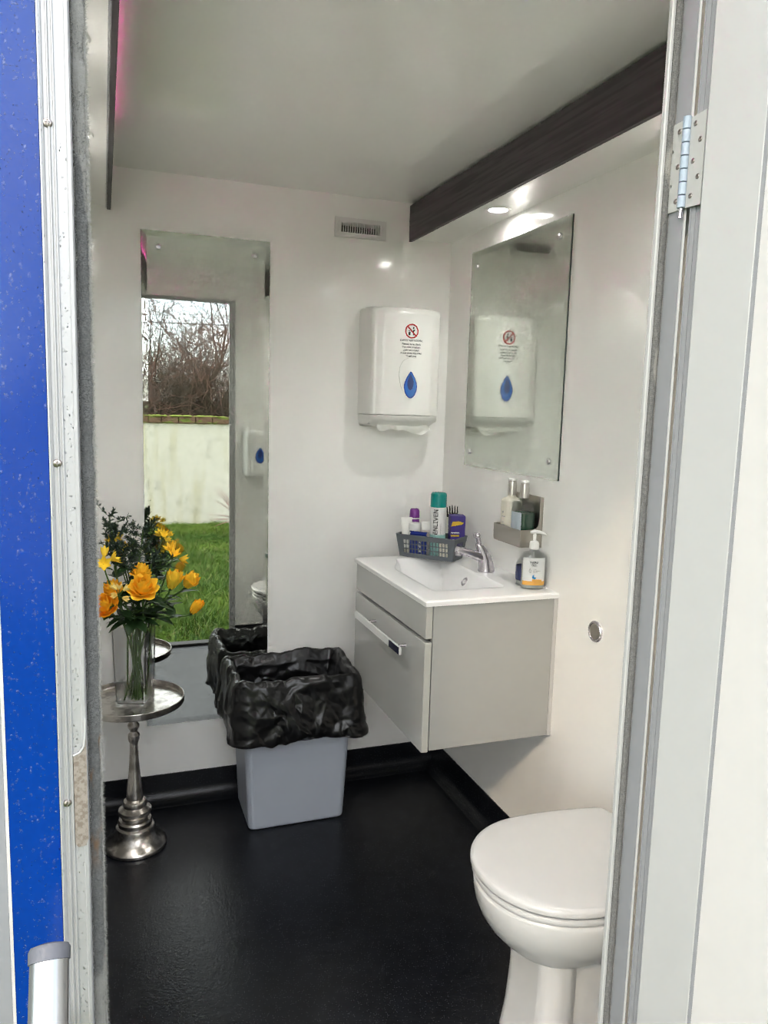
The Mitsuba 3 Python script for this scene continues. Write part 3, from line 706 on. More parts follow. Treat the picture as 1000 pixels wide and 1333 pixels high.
def side_panel(key, A, B, outd, cols, rows=3, mx=0.014, skip=()):
    """Tilted lattice side from A to B (base line), leaning outwards."""
    L = np.linalg.norm(B-A); x = (B-A)/L; n = outd; y = bz*BH + n*BF; yl = np.linalg.norm(y); y = y/yl
    g = Polygon([(0, 0), (L, 0), (L+BF, yl), (-BF, yl)])
    cw = (L-2*mx)/cols; rh = (yl-0.026)/rows
    holes = [affinity.translate(sbox(0.0012, 0.0012, cw-0.0012, rh-0.0016), mx+c*cw, 0.013+r*rh) for c in range(cols) for r in range(rows) if c not in skip]
    add(key, place(prism(g.difference(unary_union(holes)), -0.0008, 0.0008), A, x, y, np.cross(x, y)), BASK)


side_panel('storage_basket__side', BP(0, 0, 0), BP(BL, 0, 0), -be, 15)
side_panel('storage_basket__side_001', BP(BL, BW, 0), BP(0, BW, 0), be, 15)
side_panel('storage_basket__end', BP(BL, 0, 0), BP(BL, BW, 0), bd, 5)
side_panel('storage_basket__end_001', BP(0, BW, 0), BP(0, 0, 0), -bd, 5)
add('storage_basket__base', place(box(0, BL, 0, BW, 0.0, 0.002), P1, bd, be, bz), BASK)
ro = rrect(BL/2+BF+0.004, BW/2+BF+0.004, 0.012, 5); ri = rrect(BL/2+BF-0.002, BW/2+BF-0.002, 0.009, 5)
add('storage_basket__rim', place(prism(Polygon(ro, [ri]), BH-0.002, BH+0.003), BP(BL/2, BW/2, 0), bd, be, bz), BASK)


def bottle_lathe(key, prof, s, t, mat, z0=0.002, n=36): return add(key, lathe(prof, BP(s, t, z0), n), mat, smooth=40)


# aerosol can with lettering
lab('aerosol_can', 'tall white aerosol can with a teal cap lettered ENLIVEN in the basket', 'aerosol can')
cs, ct, cr = 0.118, 0.040, 0.0262
bottle_lathe('aerosol_can__body', [(0, 0), (cr-0.003, 0), (cr, 0.003), (cr, 0.170), (cr-0.004, 0.176), (0, 0.177)], cs, ct, WPRINT)
add('aerosol_can__base_band', lathe([(cr+0.0002, 0.004), (cr+0.0003, 0.078), (cr+0.0002, 0.079)], BP(cs, ct, 0.002), 48), TEALP, smooth=40, label='pale teal lower band')
bottle_lathe('aerosol_can__cap', [(0, 0.171), (cr+0.0006, 0.171), (cr+0.0006, 0.2105), (cr-0.001, 0.2165), (cr-0.005, 0.219), (0, 0.2195)], cs, ct, TEAL)
cc = BP(cs, ct, 0)
ang0 = math.atan2(CAM[1]-cc[1], CAM[0]-cc[0])


def on_can(m, da, z0, off=0.0003):
    """Letters read upwards: their x runs up the can, their y round it."""
    m = m.copy(); q = m.vertices; an = ang0 + da - q[:, 1]/cr; r = cr + off + q[:, 2]
    m.vertices = np.column_stack([cc[0] + r*np.cos(an), cc[1] + r*np.sin(an), cc[2] + z0 + q[:, 0]])
    return m


tm = meshkit.text_mesh('ENLIVEN', 0.0155, 0.0003, True); tm.apply_scale((0.083/(tm.bounds[1][0]-tm.bounds[0][0]), 1, 1)); tm.apply_translation((-tm.bounds[0][0], 0, 0))
add('aerosol_can__lettering', on_can(tm.subdivide_to_size(0.004), -0.02, 0.083), BLACK)
add('aerosol_can__small_print', on_can(cat_(*[box(k*0.0026, k*0.0026+0.0017, 0, 0.0024, 0, 0.0003) for k in range(14)]), 0.42, 0.085), GREYM)
# roll-on with purple cap
lab('purple_capped_bottle', 'white bottle with a purple cap at the back of the basket', 'bottle')
s0, t0 = 0.020, 0.062
bottle_lathe('purple_capped_bottle__body', [(0, 0), (0.018, 0), (0.020, 0.004), (0.0205, 0.07), (0.0195, 0.088), (0.016, 0.098), (0.0155, 0.104), (0, 0.105)], s0, t0, WPRINT)
bottle_lathe('purple_capped_bottle__collar', [(0, 0.105), (0.0165, 0.105), (0.0172, 0.107), (0.0168, 0.119), (0, 0.1195)], s0, t0, PURPLE)
bottle_lathe('purple_capped_bottle__band', [(0, 0.1197), (0.0178, 0.1198), (0.0178, 0.1238), (0, 0.124)], s0, t0, WPRINT)
bottle_lathe('purple_capped_bottle__cap', [(0, 0.1242), (0.0172, 0.1242), (0.0168, 0.140), (0.0158, 0.150), (0.0125, 0.1545), (0, 0.1555)], s0, t0, PURPLE)
# squeezed white tube, white pot
lab('cream_tube', 'white squeeze tube with crimped end at the left of the basket', 'tube')
tc = BP(0.012, 0.026, 0.002); rings = []
for z, rx, ry in ((0, .012, .012), (.004, .0135, .0135), (.02, .0135, .0135), (.021, .0155, .0145), (.06, .0165, .0105), (.11, .0195, .003), (.124, .0205, .0012), (.128, .0205, .0012)):
    aa = np.arange(28)*2*np.pi/28; rings.append(tc + np.column_stack([rx*np.cos(aa), ry*np.sin(aa), np.full(28, z)]) + np.array([-0.004*z/.128, 0, 0.003*0]))
add('cream_tube__body', loft(rings[3:]), ABS, smooth=45); add('cream_tube__cap', loft(rings[:3]), CREAM, smooth=45)
lab('cream_pot', 'plain white cylindrical pot beside the squeeze tube in the basket', 'pot')
bottle_lathe('cream_pot__body', [(0, 0), (0.0185, 0), (0.0195, 0.002), (0.0195, 0.086), (0.0185, 0.088), (0, 0.088)], 0.038, 0.030, ABS)
bottle_lathe('cream_pot__lid', [(0, 0.0885), (0.0202, 0.0885), (0.0202, 0.108), (0.019, 0.1105), (0, 0.111)], 0.038, 0.030, WPRINT)
lab('small_bottle', 'small misty bottle with a square white cap left of the aerosol can', 'bottle')
q = BP(0.074, 0.040, 0.002)
add('small_bottle__body', place(box(-0.018, 0.018, -0.011, 0.011, 0, 0.088, 0.004), q, (0.95, -0.31, 0), (0.31, 0.95, 0), bz), MIST)
add('small_bottle__cap', place(box(-0.0155, 0.0155, -0.0105, 0.0105, 0.0885, 0.118, 0.0015), q, (0.95, -0.31, 0), (0.31, 0.95, 0), bz), ABS)
# navy pack lying along the front side
lab('wrapped_pack', 'navy blue wrapped pack along the front of the basket', 'pack')
add('wrapped_pack__wrap', place(box(0.032, 0.092, 0.0035, 0.0135, 0.003, 0.083, 0.003), P1, bd, be, bz), NAVY)
add('wrapped_pack__seal', place(box(0.030, 0.094, 0.0070, 0.0085, 0.083, 0.088), P1, bd, be, bz), NAVY)
for k, (s, z) in enumerate(((0.070, 0.020), (0.069, 0.035), (0.071, 0.050))):
    add(num('wrapped_pack__print'), place(cat_(box(s-0.005, s+0.005, 0.0026, 0.0034, z, z+0.003), box(s+0.002, s+0.005, 0.0026, 0.0034, z, z+0.010), box(s-0.004, s-0.001, 0.0026, 0.0034, z+0.005, z+0.011)), P1, bd, be, bz), WPRINT)
lab('cream_pack', 'cream pack seen through the lattice at the right end of the basket', 'pack')
add('cream_pack__wrap', place(box(0.136, 0.178, 0.0045, 0.026, 0.003, 0.064, 0.006), P1, bd, be, bz), CREAM)
# purple carton
lab('carton', 'purple carton with yellow print at the right end of the basket', 'box')
tq = np.array([-0.0690, -0.2905, 0.8755]); tx, ty = np.array([0.97, -0.243, 0]), np.array([0.243, 0.97, 0])
add('carton__body', place(box(-0.026, 0.024, -0.004, 0.042, 0.03, 0.142, 0.0015), tq, tx, ty, bz), INDIGO)
add('carton__yellow_panel', place(prism([(-0.025, 0.106), (-0.020, 0.122), (0.000, 0.124), (0.018, 0.119), (0.014, 0.113), (-0.012, 0.108)], 0, 0.0004), tq + ty*-0.0041, tx, bz, -ty), YELLOWP)
add('carton__stripe', place(box(-0.025, 0.004, -0.0045, -0.0041, 0.072, 0.0775), tq, tx, ty, bz), YELLOWP)
add('carton__stripe_001', place(box(-0.025, 0.004, -0.0045, -0.0041, 0.083, 0.0865), tq, tx, ty, bz), WPRINT)
add('carton__print', place(cat_(*[box(-0.023+k*0.006, -0.019+k*0.006, -0.0045, -0.0041, 0.057+0.002*(k % 2), 0.061+0.002*(k % 2)) for k in range(5)]), tq, tx, ty, bz), WPRINT)
add('carton__side_label', place(box(0.0241, 0.0245, 0.010, 0.030, 0.095, 0.125), tq, tx, ty, bz), WPRINT)
add('carton__pink_dot', place(lathe([(0, 0), (0.006, 0), (0.006, 0.0004), (0, 0.0004)], (0, 0, 0), 20), tq + tx*0.0242 + ty*0.030 + bz*0.066, ty, bz, tx), PINKP)
# dark comb
lab('hair_comb', 'small black comb sticking up behind the purple carton', 'comb')
hq = np.array([-0.0625, -0.2250, 0.877])
add('hair_comb__spine', tube([hq, hq + (0.003, 0.0, 0.10), hq + (0.012, 0, 0.140)], [0.006, 0.007, 0.008], 10), BLACK, smooth=40)
for k in range(5): add(num('hair_comb__tooth'), tube([hq + (-0.016+0.009*k, 0.0, 0.128), hq + (-0.022+0.011*k, -0.006+0.003*k, 0.168-0.003*abs(k-2))], [0.0035, 0.0016], 7), BLACK)

# ================================================================ soap holder and bottles
lab('soap_bottle_holder', 'brushed steel two-bottle holder on the right wall beside the wall mirror', 'bottle holder')
hy0, hy1, hz0, hz1 = -0.7040, -0.5450, 0.981, 1.1265
add('soap_bottle_holder__back_plate', box(-0.0022, -0.0003, hy0, hy1, hz0, hz1), STEEL)
add('soap_bottle_holder__front_plate', box(-0.0715, -0.0695, hy0, hy1, 0.985, 1.033, 0.0005), STEEL)
add('soap_bottle_holder__shelf', box(-0.0705, -0.001, hy0, hy1, 0.983, 0.985), STEEL)
sd = [(0, hz0), (0.0710, 0.985), (0.0710, 1.033), (0.050, 1.0335), (0.030, 1.034), (0.021, 1.037), (0.0150, 1.043), (0.0120, 1.052), (0.0108, 1.065), (0.0105, 1.1265), (0, 1.1265)]
for y in (hy0, hy1-0.0016): add(num('soap_bottle_holder__side'), place(prism(sd, 0, 0.0016), (0, y+0.0016, 0), (-1, 0, 0), (0, 0, 1), (0, -1, 0) if False else np.cross((-1, 0, 0), (0, 0, 1))), STEEL)


def oval_bottle(key, c, rx, ry, hb, body, lid_mat, label, capz, liquid=None, lab_mat=None):
    lab(key, label, 'bottle'); aa = np.arange(40)*2*np.pi/40
    def R(z, k, p=2.6):
        co, si = np.cos(aa), np.sin(aa); e = 2/p
        return c + np.column_stack([rx*k*np.sign(co)*np.abs(co)**e, ry*k*np.sign(si)*np.abs(si)**e, np.full(40, z)])
    lev = [(0.0, .90), (.003, .98), (.008, 1), (hb*0.90, 1), (hb*0.95, .95), (hb*0.982, .80), (hb, .50), (hb+.004, .40), (hb+.008, .40)]
    m = loft([R(z, k) for z, k in lev]); m.fix_normals(); add(key + '__body', m, body, smooth=40)
    add(key + '__cap', lathe([(0, capz[0]), (capz[2], capz[0]), (capz[2], capz[1]-.012), (capz[2]*.93, capz[1]-.0105), (capz[2]*.93, capz[1]-.001), (capz[2]*.8, capz[1]), (0, capz[1])], c, 28), lid_mat, smooth=35)
    add(key + '__cap_top', lathe([(0, capz[1]+.0002), (capz[2]*.95, capz[1]+.0002), (capz[2]*.95, capz[1]+.006), (capz[2]*.8, capz[1]+.0075), (0, capz[1]+.0075)], c, 28), ABS, smooth=35)
    if liquid:
        q = loft([c + (R(z, .93)-c)*1.0 for z in (0.004, hb*0.30, hb*liquid[1])]); q.fix_normals(); add(key + '__liquid', q, liquid[0], smooth=40)
    if lab_mat:
        sel = R(0, 1.012)-c; z0, z1 = lab_mat[1], lab_mat[2]
        order = [k for k in range(40) if sel[k][0]*math.cos(lab_mat[3]) + sel[k][1]*math.sin(lab_mat[3]) > lab_mat[4]*max(rx, ry)]
        an = [(k if k > 20 else k+40) if lab_mat[3] > math.pi*0.9 else k for k in order]; order = [order[i] for i in np.argsort([(k-order[0]+60) % 40 if False else ((aa[k]-lab_mat[3]+math.pi) % (2*math.pi)) for k in order])]
        v = np.array([c + sel[k] + (0, 0, z) for z in (z0, z1) for k in order]); n = len(order)
        f = [(i, i+1, n+i+1) for i in range(n-1)] + [(i, n+i+1, n+i) for i in range(n-1)]
        add(key + '__label', trimesh.Trimesh(v, np.array(f), process=False), lab_mat[0], smooth=40)


oval_bottle('lotion_bottle', np.array([-0.0365, -0.5840, 0.9858]), 0.0280, 0.0310, 0.128, CREAM, SILVER, 'cream bottle with a silver cap nearer the corner in the steel holder', (0.135, 0.178, 0.0135))
add('lotion_bottle__print', cat_(*[place(box(-a, a, -b, b, 0, 0.0004), (-0.0650, -0.590+s, 0.9858+z), (0, -1, 0), (0, 0, 1), (-1, 0, 0)) for a, b, s, z in ((.003, .003, .004, .085), (.011, .0012, 0, .072), (.004, .001, .004, .055), (.009, .001, 0, .047), (.005, .001, .003, .041), (.004, .001, -.006, .028))]), GREYM)
oval_bottle('handwash_bottle', np.array([-0.0365, -0.6560, 0.9858]), 0.0300, 0.0370, 0.128, CLEARP, SILVER, 'clear bottle of green liquid with a silver cap in the steel holder', (0.135, 0.178, 0.0135), (GREENL, 0.72), (LABELB, 0.012, 0.095, math.pi+0.05, 0.62))

# ================================================================ hand gel
lab('hand_gel_bottle', 'clear pump bottle of hand gel with a white and orange label on the basin edge', 'pump bottle')
gc = np.array([-0.0430, -0.7350, 0.8722]); aa = np.arange(44)*2*np.pi/44


def GR(z, k, rx=0.0330, ry=0.0220, rot=-0.35):
    co, si = np.cos(aa), np.sin(aa); x = rx*k*np.sign(co)*np.abs(co)**0.8; y = ry*k*np.sign(si)*np.abs(si)**0.8
    return gc + np.column_stack([x*math.cos(rot)-y*math.sin(rot), x*math.sin(rot)+y*math.cos(rot), np.full(44, z)])


m = loft([GR(z, k) for z, k in ((0, .93), (.003, .985), (.008, 1), (.088, 1), (.097, .95), (.103, .75), (.106, .48), (.113, .42))]); m.fix_normals()
add('hand_gel_bottle__body', m, CLEARP, smooth=40)
m = loft([GR(z, k) for z, k in ((0.002, .90), (.006, .95), (.082, .95))]); m.fix_normals()
add('hand_gel_bottle__gel', m, AMBERL, smooth=40)
add('hand_gel_bottle__dip_tube', cyl(gc + (0, 0, .083), gc + (0, 0, .106), 0.003, 10), ABS)
gx_, gn_ = np.array([math.cos(-0.35), math.sin(-0.35), 0]), np.array([math.sin(-0.35), -math.cos(-0.35), 0])


def gel_label(z0, z1, mat, key, k=1.012, span=0.93, off=0.0):
    sel = [i for i in range(44) if (GR(0, 1)[i]-gc) @ gn_ > 0.008*1.0]
    sel = sorted(sel, key=lambda i: (GR(0, 1)[i]-gc) @ gx_)
    A, B = GR(z0, k+off)[sel], GR(z1, k+off)[sel]; n = len(sel); v = np.vstack([A, B])
    f = [(i, i+1, n+i+1) for i in range(n-1)] + [(i, n+i+1, n+i) for i in range(n-1)]
    add(key, trimesh.Trimesh(v, np.array(f), process=False), mat, smooth=40)


gel_label(0.024, 0.090, WPRINT, 'hand_gel_bottle__label'); gel_label(0.012, 0.024, ORANGE, 'hand_gel_bottle__orange_band')
fo = gc + gn_*0.0229


def gel_print(key, m, mat): add(key, m, mat)


gel_print('hand_gel_bottle__lettering', cat_(text('HAND', 0.0058, fo + gx_*-0.002 + bz*0.075, gx_, bz, True), text('GEL', 0.0058, fo + gx_*-0.001 + bz*0.067, gx_, bz, True)), BLACK)
gel_print('hand_gel_bottle__drop_symbol', polyplate(Polygon(tear(0, 0, 0.0085, 0.012)).difference(Polygon(tear(0, -0.0004, 0.0055, 0.008))), fo + gx_*-0.012 + bz*0.054, gx_, bz, 0.0003), GREYM)
gel_print('hand_gel_bottle__small_print', cat_(*[place(box(0, w, 0, .0014, 0, .0003), fo + gx_*-0.004 + bz*z, gx_, bz, gn_) for w, z in ((.009, .057), (.020, .053), (.013, .049))]), GREYM)
gel_print('hand_gel_bottle__blue_swirl', polyplate(Point(0, 0).buffer(0.0058).difference(Point(0.0035, 0.003).buffer(0.0042)), fo + gx_*0.0 + bz*0.036, gx_, bz, 0.0003), GELB)
gel_print('hand_gel_bottle__yellow_bar', place(box(-0.006, 0.021, 0, 0.006, 0, 0.0003), fo + bz*0.0235, gx_, bz, gn_), ORANGE)
add('hand_gel_bottle__collar', lathe([(0, 0.1125), (0.0135, 0.1125), (0.0140, 0.1135), (0.0137, 0.128), (0.0115, 0.1345), (0.0075, 0.136), (0, 0.136)], gc, 28), ABS, smooth=35)
add('hand_gel_bottle__pump', cat_(cyl(gc + (0, 0, .135), gc + (0, 0, .158), 0.0048, 16), tube([gc + (-0.013, 0.002, .1595), gc + (-0.004, 0, .1620), gc + (0.012, -0.003, .1605), gc + (0.028, -0.006, .1560), gc + (0.032, -0.007, .1515)], [.0035, .0062, .0052, .0036, .0026], 12)), ABS, smooth=45)
# second bottle behind it
lab('clear_bottle', 'clear bottle with a dark blue label half hidden behind the hand gel', 'bottle')
jc = np.array([-0.0420, -0.6830, 0.8722])
m = lathe([(0, 0), (0.021, 0), (0.0235, 0.004), (0.0245, 0.03), (0.0235, 0.058), (0.019, 0.072), (0.012, 0.077), (0, 0.078)], jc, 36); m.fix_normals()
add('clear_bottle__body', m, CLEARP, smooth=45)
add('clear_bottle__filling', lathe([(0, 0.003), (0.020, 0.003), (0.0215, 0.012), (0, 0.012)], jc, 30), AMBERL, smooth=45)
add('clear_bottle__label', lathe([(0.0225, 0.014), (0.0235, 0.030), (0.0226, 0.055), (0.0215, 0.0555), (0.0215, 0.014)], jc, 36), NAVY, smooth=45)

# ================================================================ toilet
lab('toilet', 'white ceramic toilet with closed lid against the right wall', 'toilet')
TY = -1.303


def d_shape(s, zc=0.0, tip=0.195, b=0.180, back=-0.066, cx=-0.28, bk=0.160, n=44):
    """D outline of lid and seat: round towards the room, squared off at the hinge. s shrinks it inwards."""
    p = []
    for t in np.linspace(-90, -270, n):      # round the front from the camera's side
        co, si = math.cos(math.radians(t)), math.sin(math.radians(t))
        p.append((cx + (tip-s)*np.sign(co)*abs(co)**0.94, TY + (b-s)*np.sign(si)*abs(si)**0.94))
    r = 0.024
    for k in range(1, 5):
        u = k/5; p.append((cx + (back-r-cx)*u, TY + (b-s) + (bk-b)*u*u))
    for t in np.linspace(90, 0, 7): p.append((back-s*0.5-r + r*math.cos(math.radians(t)), TY + bk-s-r*1.0 + r*math.sin(math.radians(t))))
    for t in np.linspace(0, -90, 7): p.append((back-s*0.5-r + r*math.cos(math.radians(t)), TY - bk+s+r + r*math.sin(math.radians(t))))
    for k in range(4, 0, -1):
        u = k/5; p.append((cx + (back-r-cx)*u, TY - (b-s) - (bk-b)*u*u))
    return np.array(p)


def dl(levels): return loft([ring3(d_shape(s), z) for s, z in levels])


def fixn(m): m.fix_normals(); return m


add('toilet__lid', fixn(dl([(0.006, 0.4135), (0.001, 0.4150), (0.0, 0.418), (0.0005, 0.4245), (0.003, 0.4295), (0.010, 0.4325), (0.03, 0.4345), (0.07, 0.4355), (0.11, 0.436)])), SEATP, smooth=50)
add('toilet__seat', fixn(dl([(0.014, 0.394), (0.006, 0.3955), (0.004, 0.400), (0.005, 0.407), (0.010, 0.4105)])), SEATP, smooth=50)
for y in (TY-0.075, TY+0.075): add(num('toilet__hinge'), cyl((-0.048, y-0.016, 0.418), (-0.048, y+0.016, 0.418), 0.009, 18), CHROME, smooth=40)


def bowl_ring(z, tip, b, back, bk):
    """Outline of the bowl at height z: its front tip at x = tip, half width b, back at x = back with half width bk."""
    cx = tip + (0.195 if tip < -0.40 else 0.17)*min(1.0, b/0.176)
    p = []
    for t in np.linspace(-90, -270, 36):
        co, si = math.cos(math.radians(t)), math.sin(math.radians(t)); p.append((cx + (cx-tip)*co, TY + b*si))
    for k in range(1, 9): u = k/8; p.append((cx + (back-cx)*u, TY + b + (bk-b)*u*u*(3-2*u)))
    for k in range(8, 0, -1): u = k/8; p.append((cx + (back-cx)*u, TY - b - (bk-b)*u*u*(3-2*u)))
    return ring3(np.array(p), z)


lev = [(.392, -.462, .168, -.012, .150), (.390, -.468, .173, -.010, .155), (.382, -.470, .175, -.010, .157), (.365, -.468, .174, -.010, .155), (.345, -.464, .170, -.010, .150), (.320, -.454, .160, -.010, .140), (.295, -.438, .146, -.010, .125),
       (.272, -.417, .126, -.010, .105), (.256, -.398, .106, -.010, .090), (.246, -.382, .090, -.010, .078), (.240, -.366, .078, -.010, .07)]
add('toilet__bowl', fixn(loft([bowl_ring(*l) for l in lev])), PORC, smooth=60)
rings = []
for z, k in ((0.0, 1.0), (0.004, 1.01), (0.012, 1.0), (0.06, .965), (.11, .945), (.16, .93), (.21, .93), (.262, .95)):
    o2 = rrect(0.047*k, 0.095*k, 0.042*k, 8); rings.append(np.column_stack([o2[:, 0] - 0.325 + 0.16*(1-k), o2[:, 1] + TY, np.full(len(o2), z)]))
add('toilet__pedestal', loft(rings), PORC, smooth=60)
rings = []
for z, k in ((0.0, 1.0), (0.012, 1.0), (.12, .95), (.22, .95), (.26, 1.0)):
    o2 = rrect(0.165, 0.074*k, 0.02, 6); rings.append(np.column_stack([o2[:, 0] - 0.168, o2[:, 1] + TY, np.full(len(o2), z)]))
add('toilet__trap_cover', loft(rings), PORC, smooth=60)

# ================================================================ bin and liner
BX, BY = -0.605, -0.166
rings = []
for z, hx, hy, r in ((0.0, .153, .106, .018), (.004, .158, .111, .02), (.012, .1605, .1135, .022), (.25, .172, .122, .024), (.480, .183, .130, .026), (.484, .186, .133, .028), (.490, .186, .133, .028), (.492, .184, .131, .027), (.488, .181, .128, .026), (.20, .166, .117, .022), (.01, .155, .108, .02)):
    rings.append(ring3(rrect(hx, hy, r, 8) + (BX, BY), z))
add('waste_bin', loft(rings), BIN, smooth=50, label='tall blue-grey plastic bin on the floor under the tall mirror', cat='bin')
# liner folded over the rim
NT, NV = 340, 110
ol = rrect(0.190, 0.137, 0.03, 74)[:NT]
ol = rrect(0.190, 0.137, 0.032, 60)
seg = np.linalg.norm(np.diff(np.vstack([ol, ol[:1]]), axis=0), axis=1); cum = np.concatenate([[0], np.cumsum(seg)]); per = cum[-1]
ts = np.linspace(0, per, NT, endpoint=False); ring = np.column_stack([np.interp(ts, cum, np.append(ol[:, k], ol[0, k])) for k in (0, 1)])
tg = np.roll(ring, -1, 0) - np.roll(ring, 1, 0); tg /= np.linalg.norm(tg, axis=1, keepdims=True); nr = np.column_stack([tg[:, 1], -tg[:, 0]])
for _ in range(6): nr = (nr + np.roll(nr, 1, 0) + np.roll(nr, -1, 0))/3
nr /= np.linalg.norm(nr, axis=1, keepdims=True)
corner = np.clip((np.abs(ring[:, 0])/0.19)*(np.abs(ring[:, 1])/0.137), 0, 1)**4
pv = np.array([(-.075, .22), (-.05, .28), (-.030, .36), (-.026, .44), (-.018, .485), (-.006, .507), (.003, .512), (.010, .509), (.019, .496), (.026, .46), (.031, .41), (.035, .36), (.036, .325), (.033, .312), (.027, .308), (.020, .309)])
sv = np.concatenate([[0], np.cumsum(np.linalg.norm(np.diff(pv, axis=0), axis=1))]); vs = np.linspace(0, sv[-1], NV)
pof, pz = np.interp(vs, sv, pv[:, 0]), np.interp(vs, sv, pv[:, 1]); outer = np.clip((vs-sv[6])/(sv[-1]-sv[6]), 0, 1); inner = np.clip((sv[5]-vs)/sv[5], 0, 1)


def ridge(p, s): return np.abs(meshkit.noise(p, s)*2-1)


S, V = np.meshgrid(np.arange(NT), np.arange(NV), indexing='ij')
ang = ts[S]/per*2*np.pi
cyl_p = np.stack([np.cos(ang)*per/6.283, np.sin(ang)*per/6.283, vs[V]], -1)
w1 = 1-ridge(cyl_p*np.array([13, 13, 6]), 1); w2 = 1-ridge(cyl_p*np.array([21, 21, 19]) + 3, 2); w3 = 1-ridge(cyl_p*np.array([55, 55, 38]) + 9, 3); w0 = meshkit.noise(cyl_p*np.array([9, 9, 6]) + 5, 7)
w4 = 1-ridge(cyl_p*np.array([9, 9, 15]) + 17, 6)
amp = 0.006 + 0.022*outer[V]**0.7 + 0.040*inner[V]
from scipy.interpolate import LinearNDInterpolator
gk = np.random.default_rng(5)


def crumple(step_s, step_v, seed):
    """Flat facets between random points of random height, closed round the rim."""
    g = np.random.default_rng(seed); n = int(per/step_s*sv[-1]/step_v*1.2); q = np.column_stack([g.uniform(0, per, n), g.uniform(-0.03, sv[-1]+0.03, n)]); h = g.uniform(-1, 1, n)
    q3 = np.vstack([q-(per, 0), q, q+(per, 0)]); f = LinearNDInterpolator(q3, np.tile(h, 3)); r = f(np.column_stack([ts[S].ravel(), vs[V].ravel()])).reshape(S.shape)
    return np.nan_to_num(r)


c1, c2, c3 = crumple(.075, .055, 1), crumple(.034, .030, 2), crumple(.014, .014, 3)
disp = amp*(0.50*c1 + 0.27*c2 + 0.085*c3 + (w0-0.5)*0.7) + 0.032*corner[S]*outer[V]**1.5
rimz = 0.010*(meshkit.noise(np.stack([np.cos(ang)*3, np.sin(ang)*3, ang*0], -1)*2.2, 4)-0.5)*2
hem = (0.016*(meshkit.noise(np.stack([np.cos(ang)*3, np.sin(ang)*3, ang*0+2], -1)*2.0, 5)-0.5) - 0.006*corner[S])*outer[V]**2
off = pof[V] + disp
off = np.where(inner[V] > 0, np.minimum(off, -0.021*np.clip(inner[V]*9, 0, 1)), off); off = np.where(outer[V] > 0, np.maximum(off, 0.004*np.clip(outer[V]*8, 0, 1)), off)
X = BX + ring[S, 0] + nr[S, 0]*off; Y = BY + ring[S, 1] + nr[S, 1]*off
Z = pz[V] + rimz*(1-inner[V])*(1-outer[V]*0.5) + hem + 0.003*c2*(1-inner[V]) + 0.004*c2*inner[V]
Y = np.minimum(Y, -0.0075 - 0.002*w3)
rings = np.stack([X, Y, Z], -1).transpose(1, 0, 2)
lm = loft(rings, True, False)
add('bin_liner', lm, BAG, smooth=16, label='crumpled black bin liner folded over the rim of the blue-grey bin', cat='bin liner')

# ================================================================ side table
TC = np.array([-1.112, -0.245, 0.0])
lab('side_table', 'round pewter pedestal side table carrying the vase of flowers', 'table')
add('side_table__base', lathe([(0, 0), (.0915, 0), (.0940, .003), (.0940, .010), (.0915, .014), (.086, .018), (.074, .026), (.063, .040), (.0585, .055), (.0590, .060), (.0565, .066), (.0500, .070), (.0495, .078), (.0515, .083), (.0480, .089), (.0395, .092), (.0385, .098), (.046, .103), (.0500, .111), (.0490, .120), (.0400, .126), (.0350, .131), (.0355, .140), (.0330, .147), (.0265, .151), (.0, .152)], TC, 72), PEWTER, smooth=30)
add('side_table__stem', lathe([(0, .150), (.0235, .151), (.0252, .156), (.0250, .165), (.0228, .193), (.0185, .225), (.0155, .255), (.0132, .295), (.0122, .325), (.0122, .333), (.0150, .339), (.0178, .350), (.0180, .359), (.0140, .365), (.0108, .370), (.0130, .376), (.0172, .383), (.0178, .389), (.0135, .396), (.0105, .402), (.0125, .410), (.0175, .420), (.0280, .440), (.030, .455), (0, .456)], TC, 48), PEWTER, smooth=30)
add('side_table__tray', lathe([(0, .455), (.05, .455), (.140, .4575), (.1485, .4600), (.1505, .4640), (.1510, .4790), (.1500, .4805), (.1480, .4800), (.1470, .4680), (.1440, .4640), (.10, .4625), (0, .4622)], TC, 96), PEWTER, smooth=30)

# ================================================================ vase, water
VC = np.array([-1.1065, -0.250, 0.4630]); rot = math.radians(-20); HV = 0.245
cR, sR = math.cos(rot), math.sin(rot)


def vq(hw, z, r=0.004, n=3):
    o2 = rrect(hw, hw, r, n); return VC + np.column_stack([o2[:, 0]*cR - o2[:, 1]*sR, o2[:, 0]*sR + o2[:, 1]*cR, np.full(len(o2), z)])


def vw(z): return 0.0455 + 0.0055*z/HV


WL = 0.072
outer_r = [vq(vw(0)-0.002, 0.0), vq(vw(0), 0.003), vq(vw(0.12), 0.12), vq(vw(HV)-0.0005, HV-0.001), vq(vw(HV)-0.002, HV)]
inner_r = [vq(vw(HV)-0.0035, HV-0.0005, .003), vq(vw(HV)-0.004, HV-0.003, .003), vq(vw(WL)-0.004, WL, .003)]
lab('flower_vase', 'square clear glass vase part filled with water on the pewter side table', 'vase')
add('flower_vase__glass', loft(outer_r + inner_r, True, False), GLASS, smooth=30)
add('flower_vase__wet_glass', loft([vq(vw(WL)-0.004, WL, .003), vq(vw(0.014)-0.004, 0.014, .003), vq(vw(0.010)-0.008, 0.010, .003)], False, True), GLWAT, smooth=30)
wt = vq(vw(WL)-0.004, WL, .003); nW = len(wt)
add('vase_water', trimesh.Trimesh(np.vstack([wt, wt.mean(0)[None]]), np.array([(nW, i, (i+1) % nW) for i in range(nW)]), process=False), WATER, label='clear water standing in the bottom of the glass vase', cat='water')

# ================================================================ flowers
rf = np.random.default_rng(11)


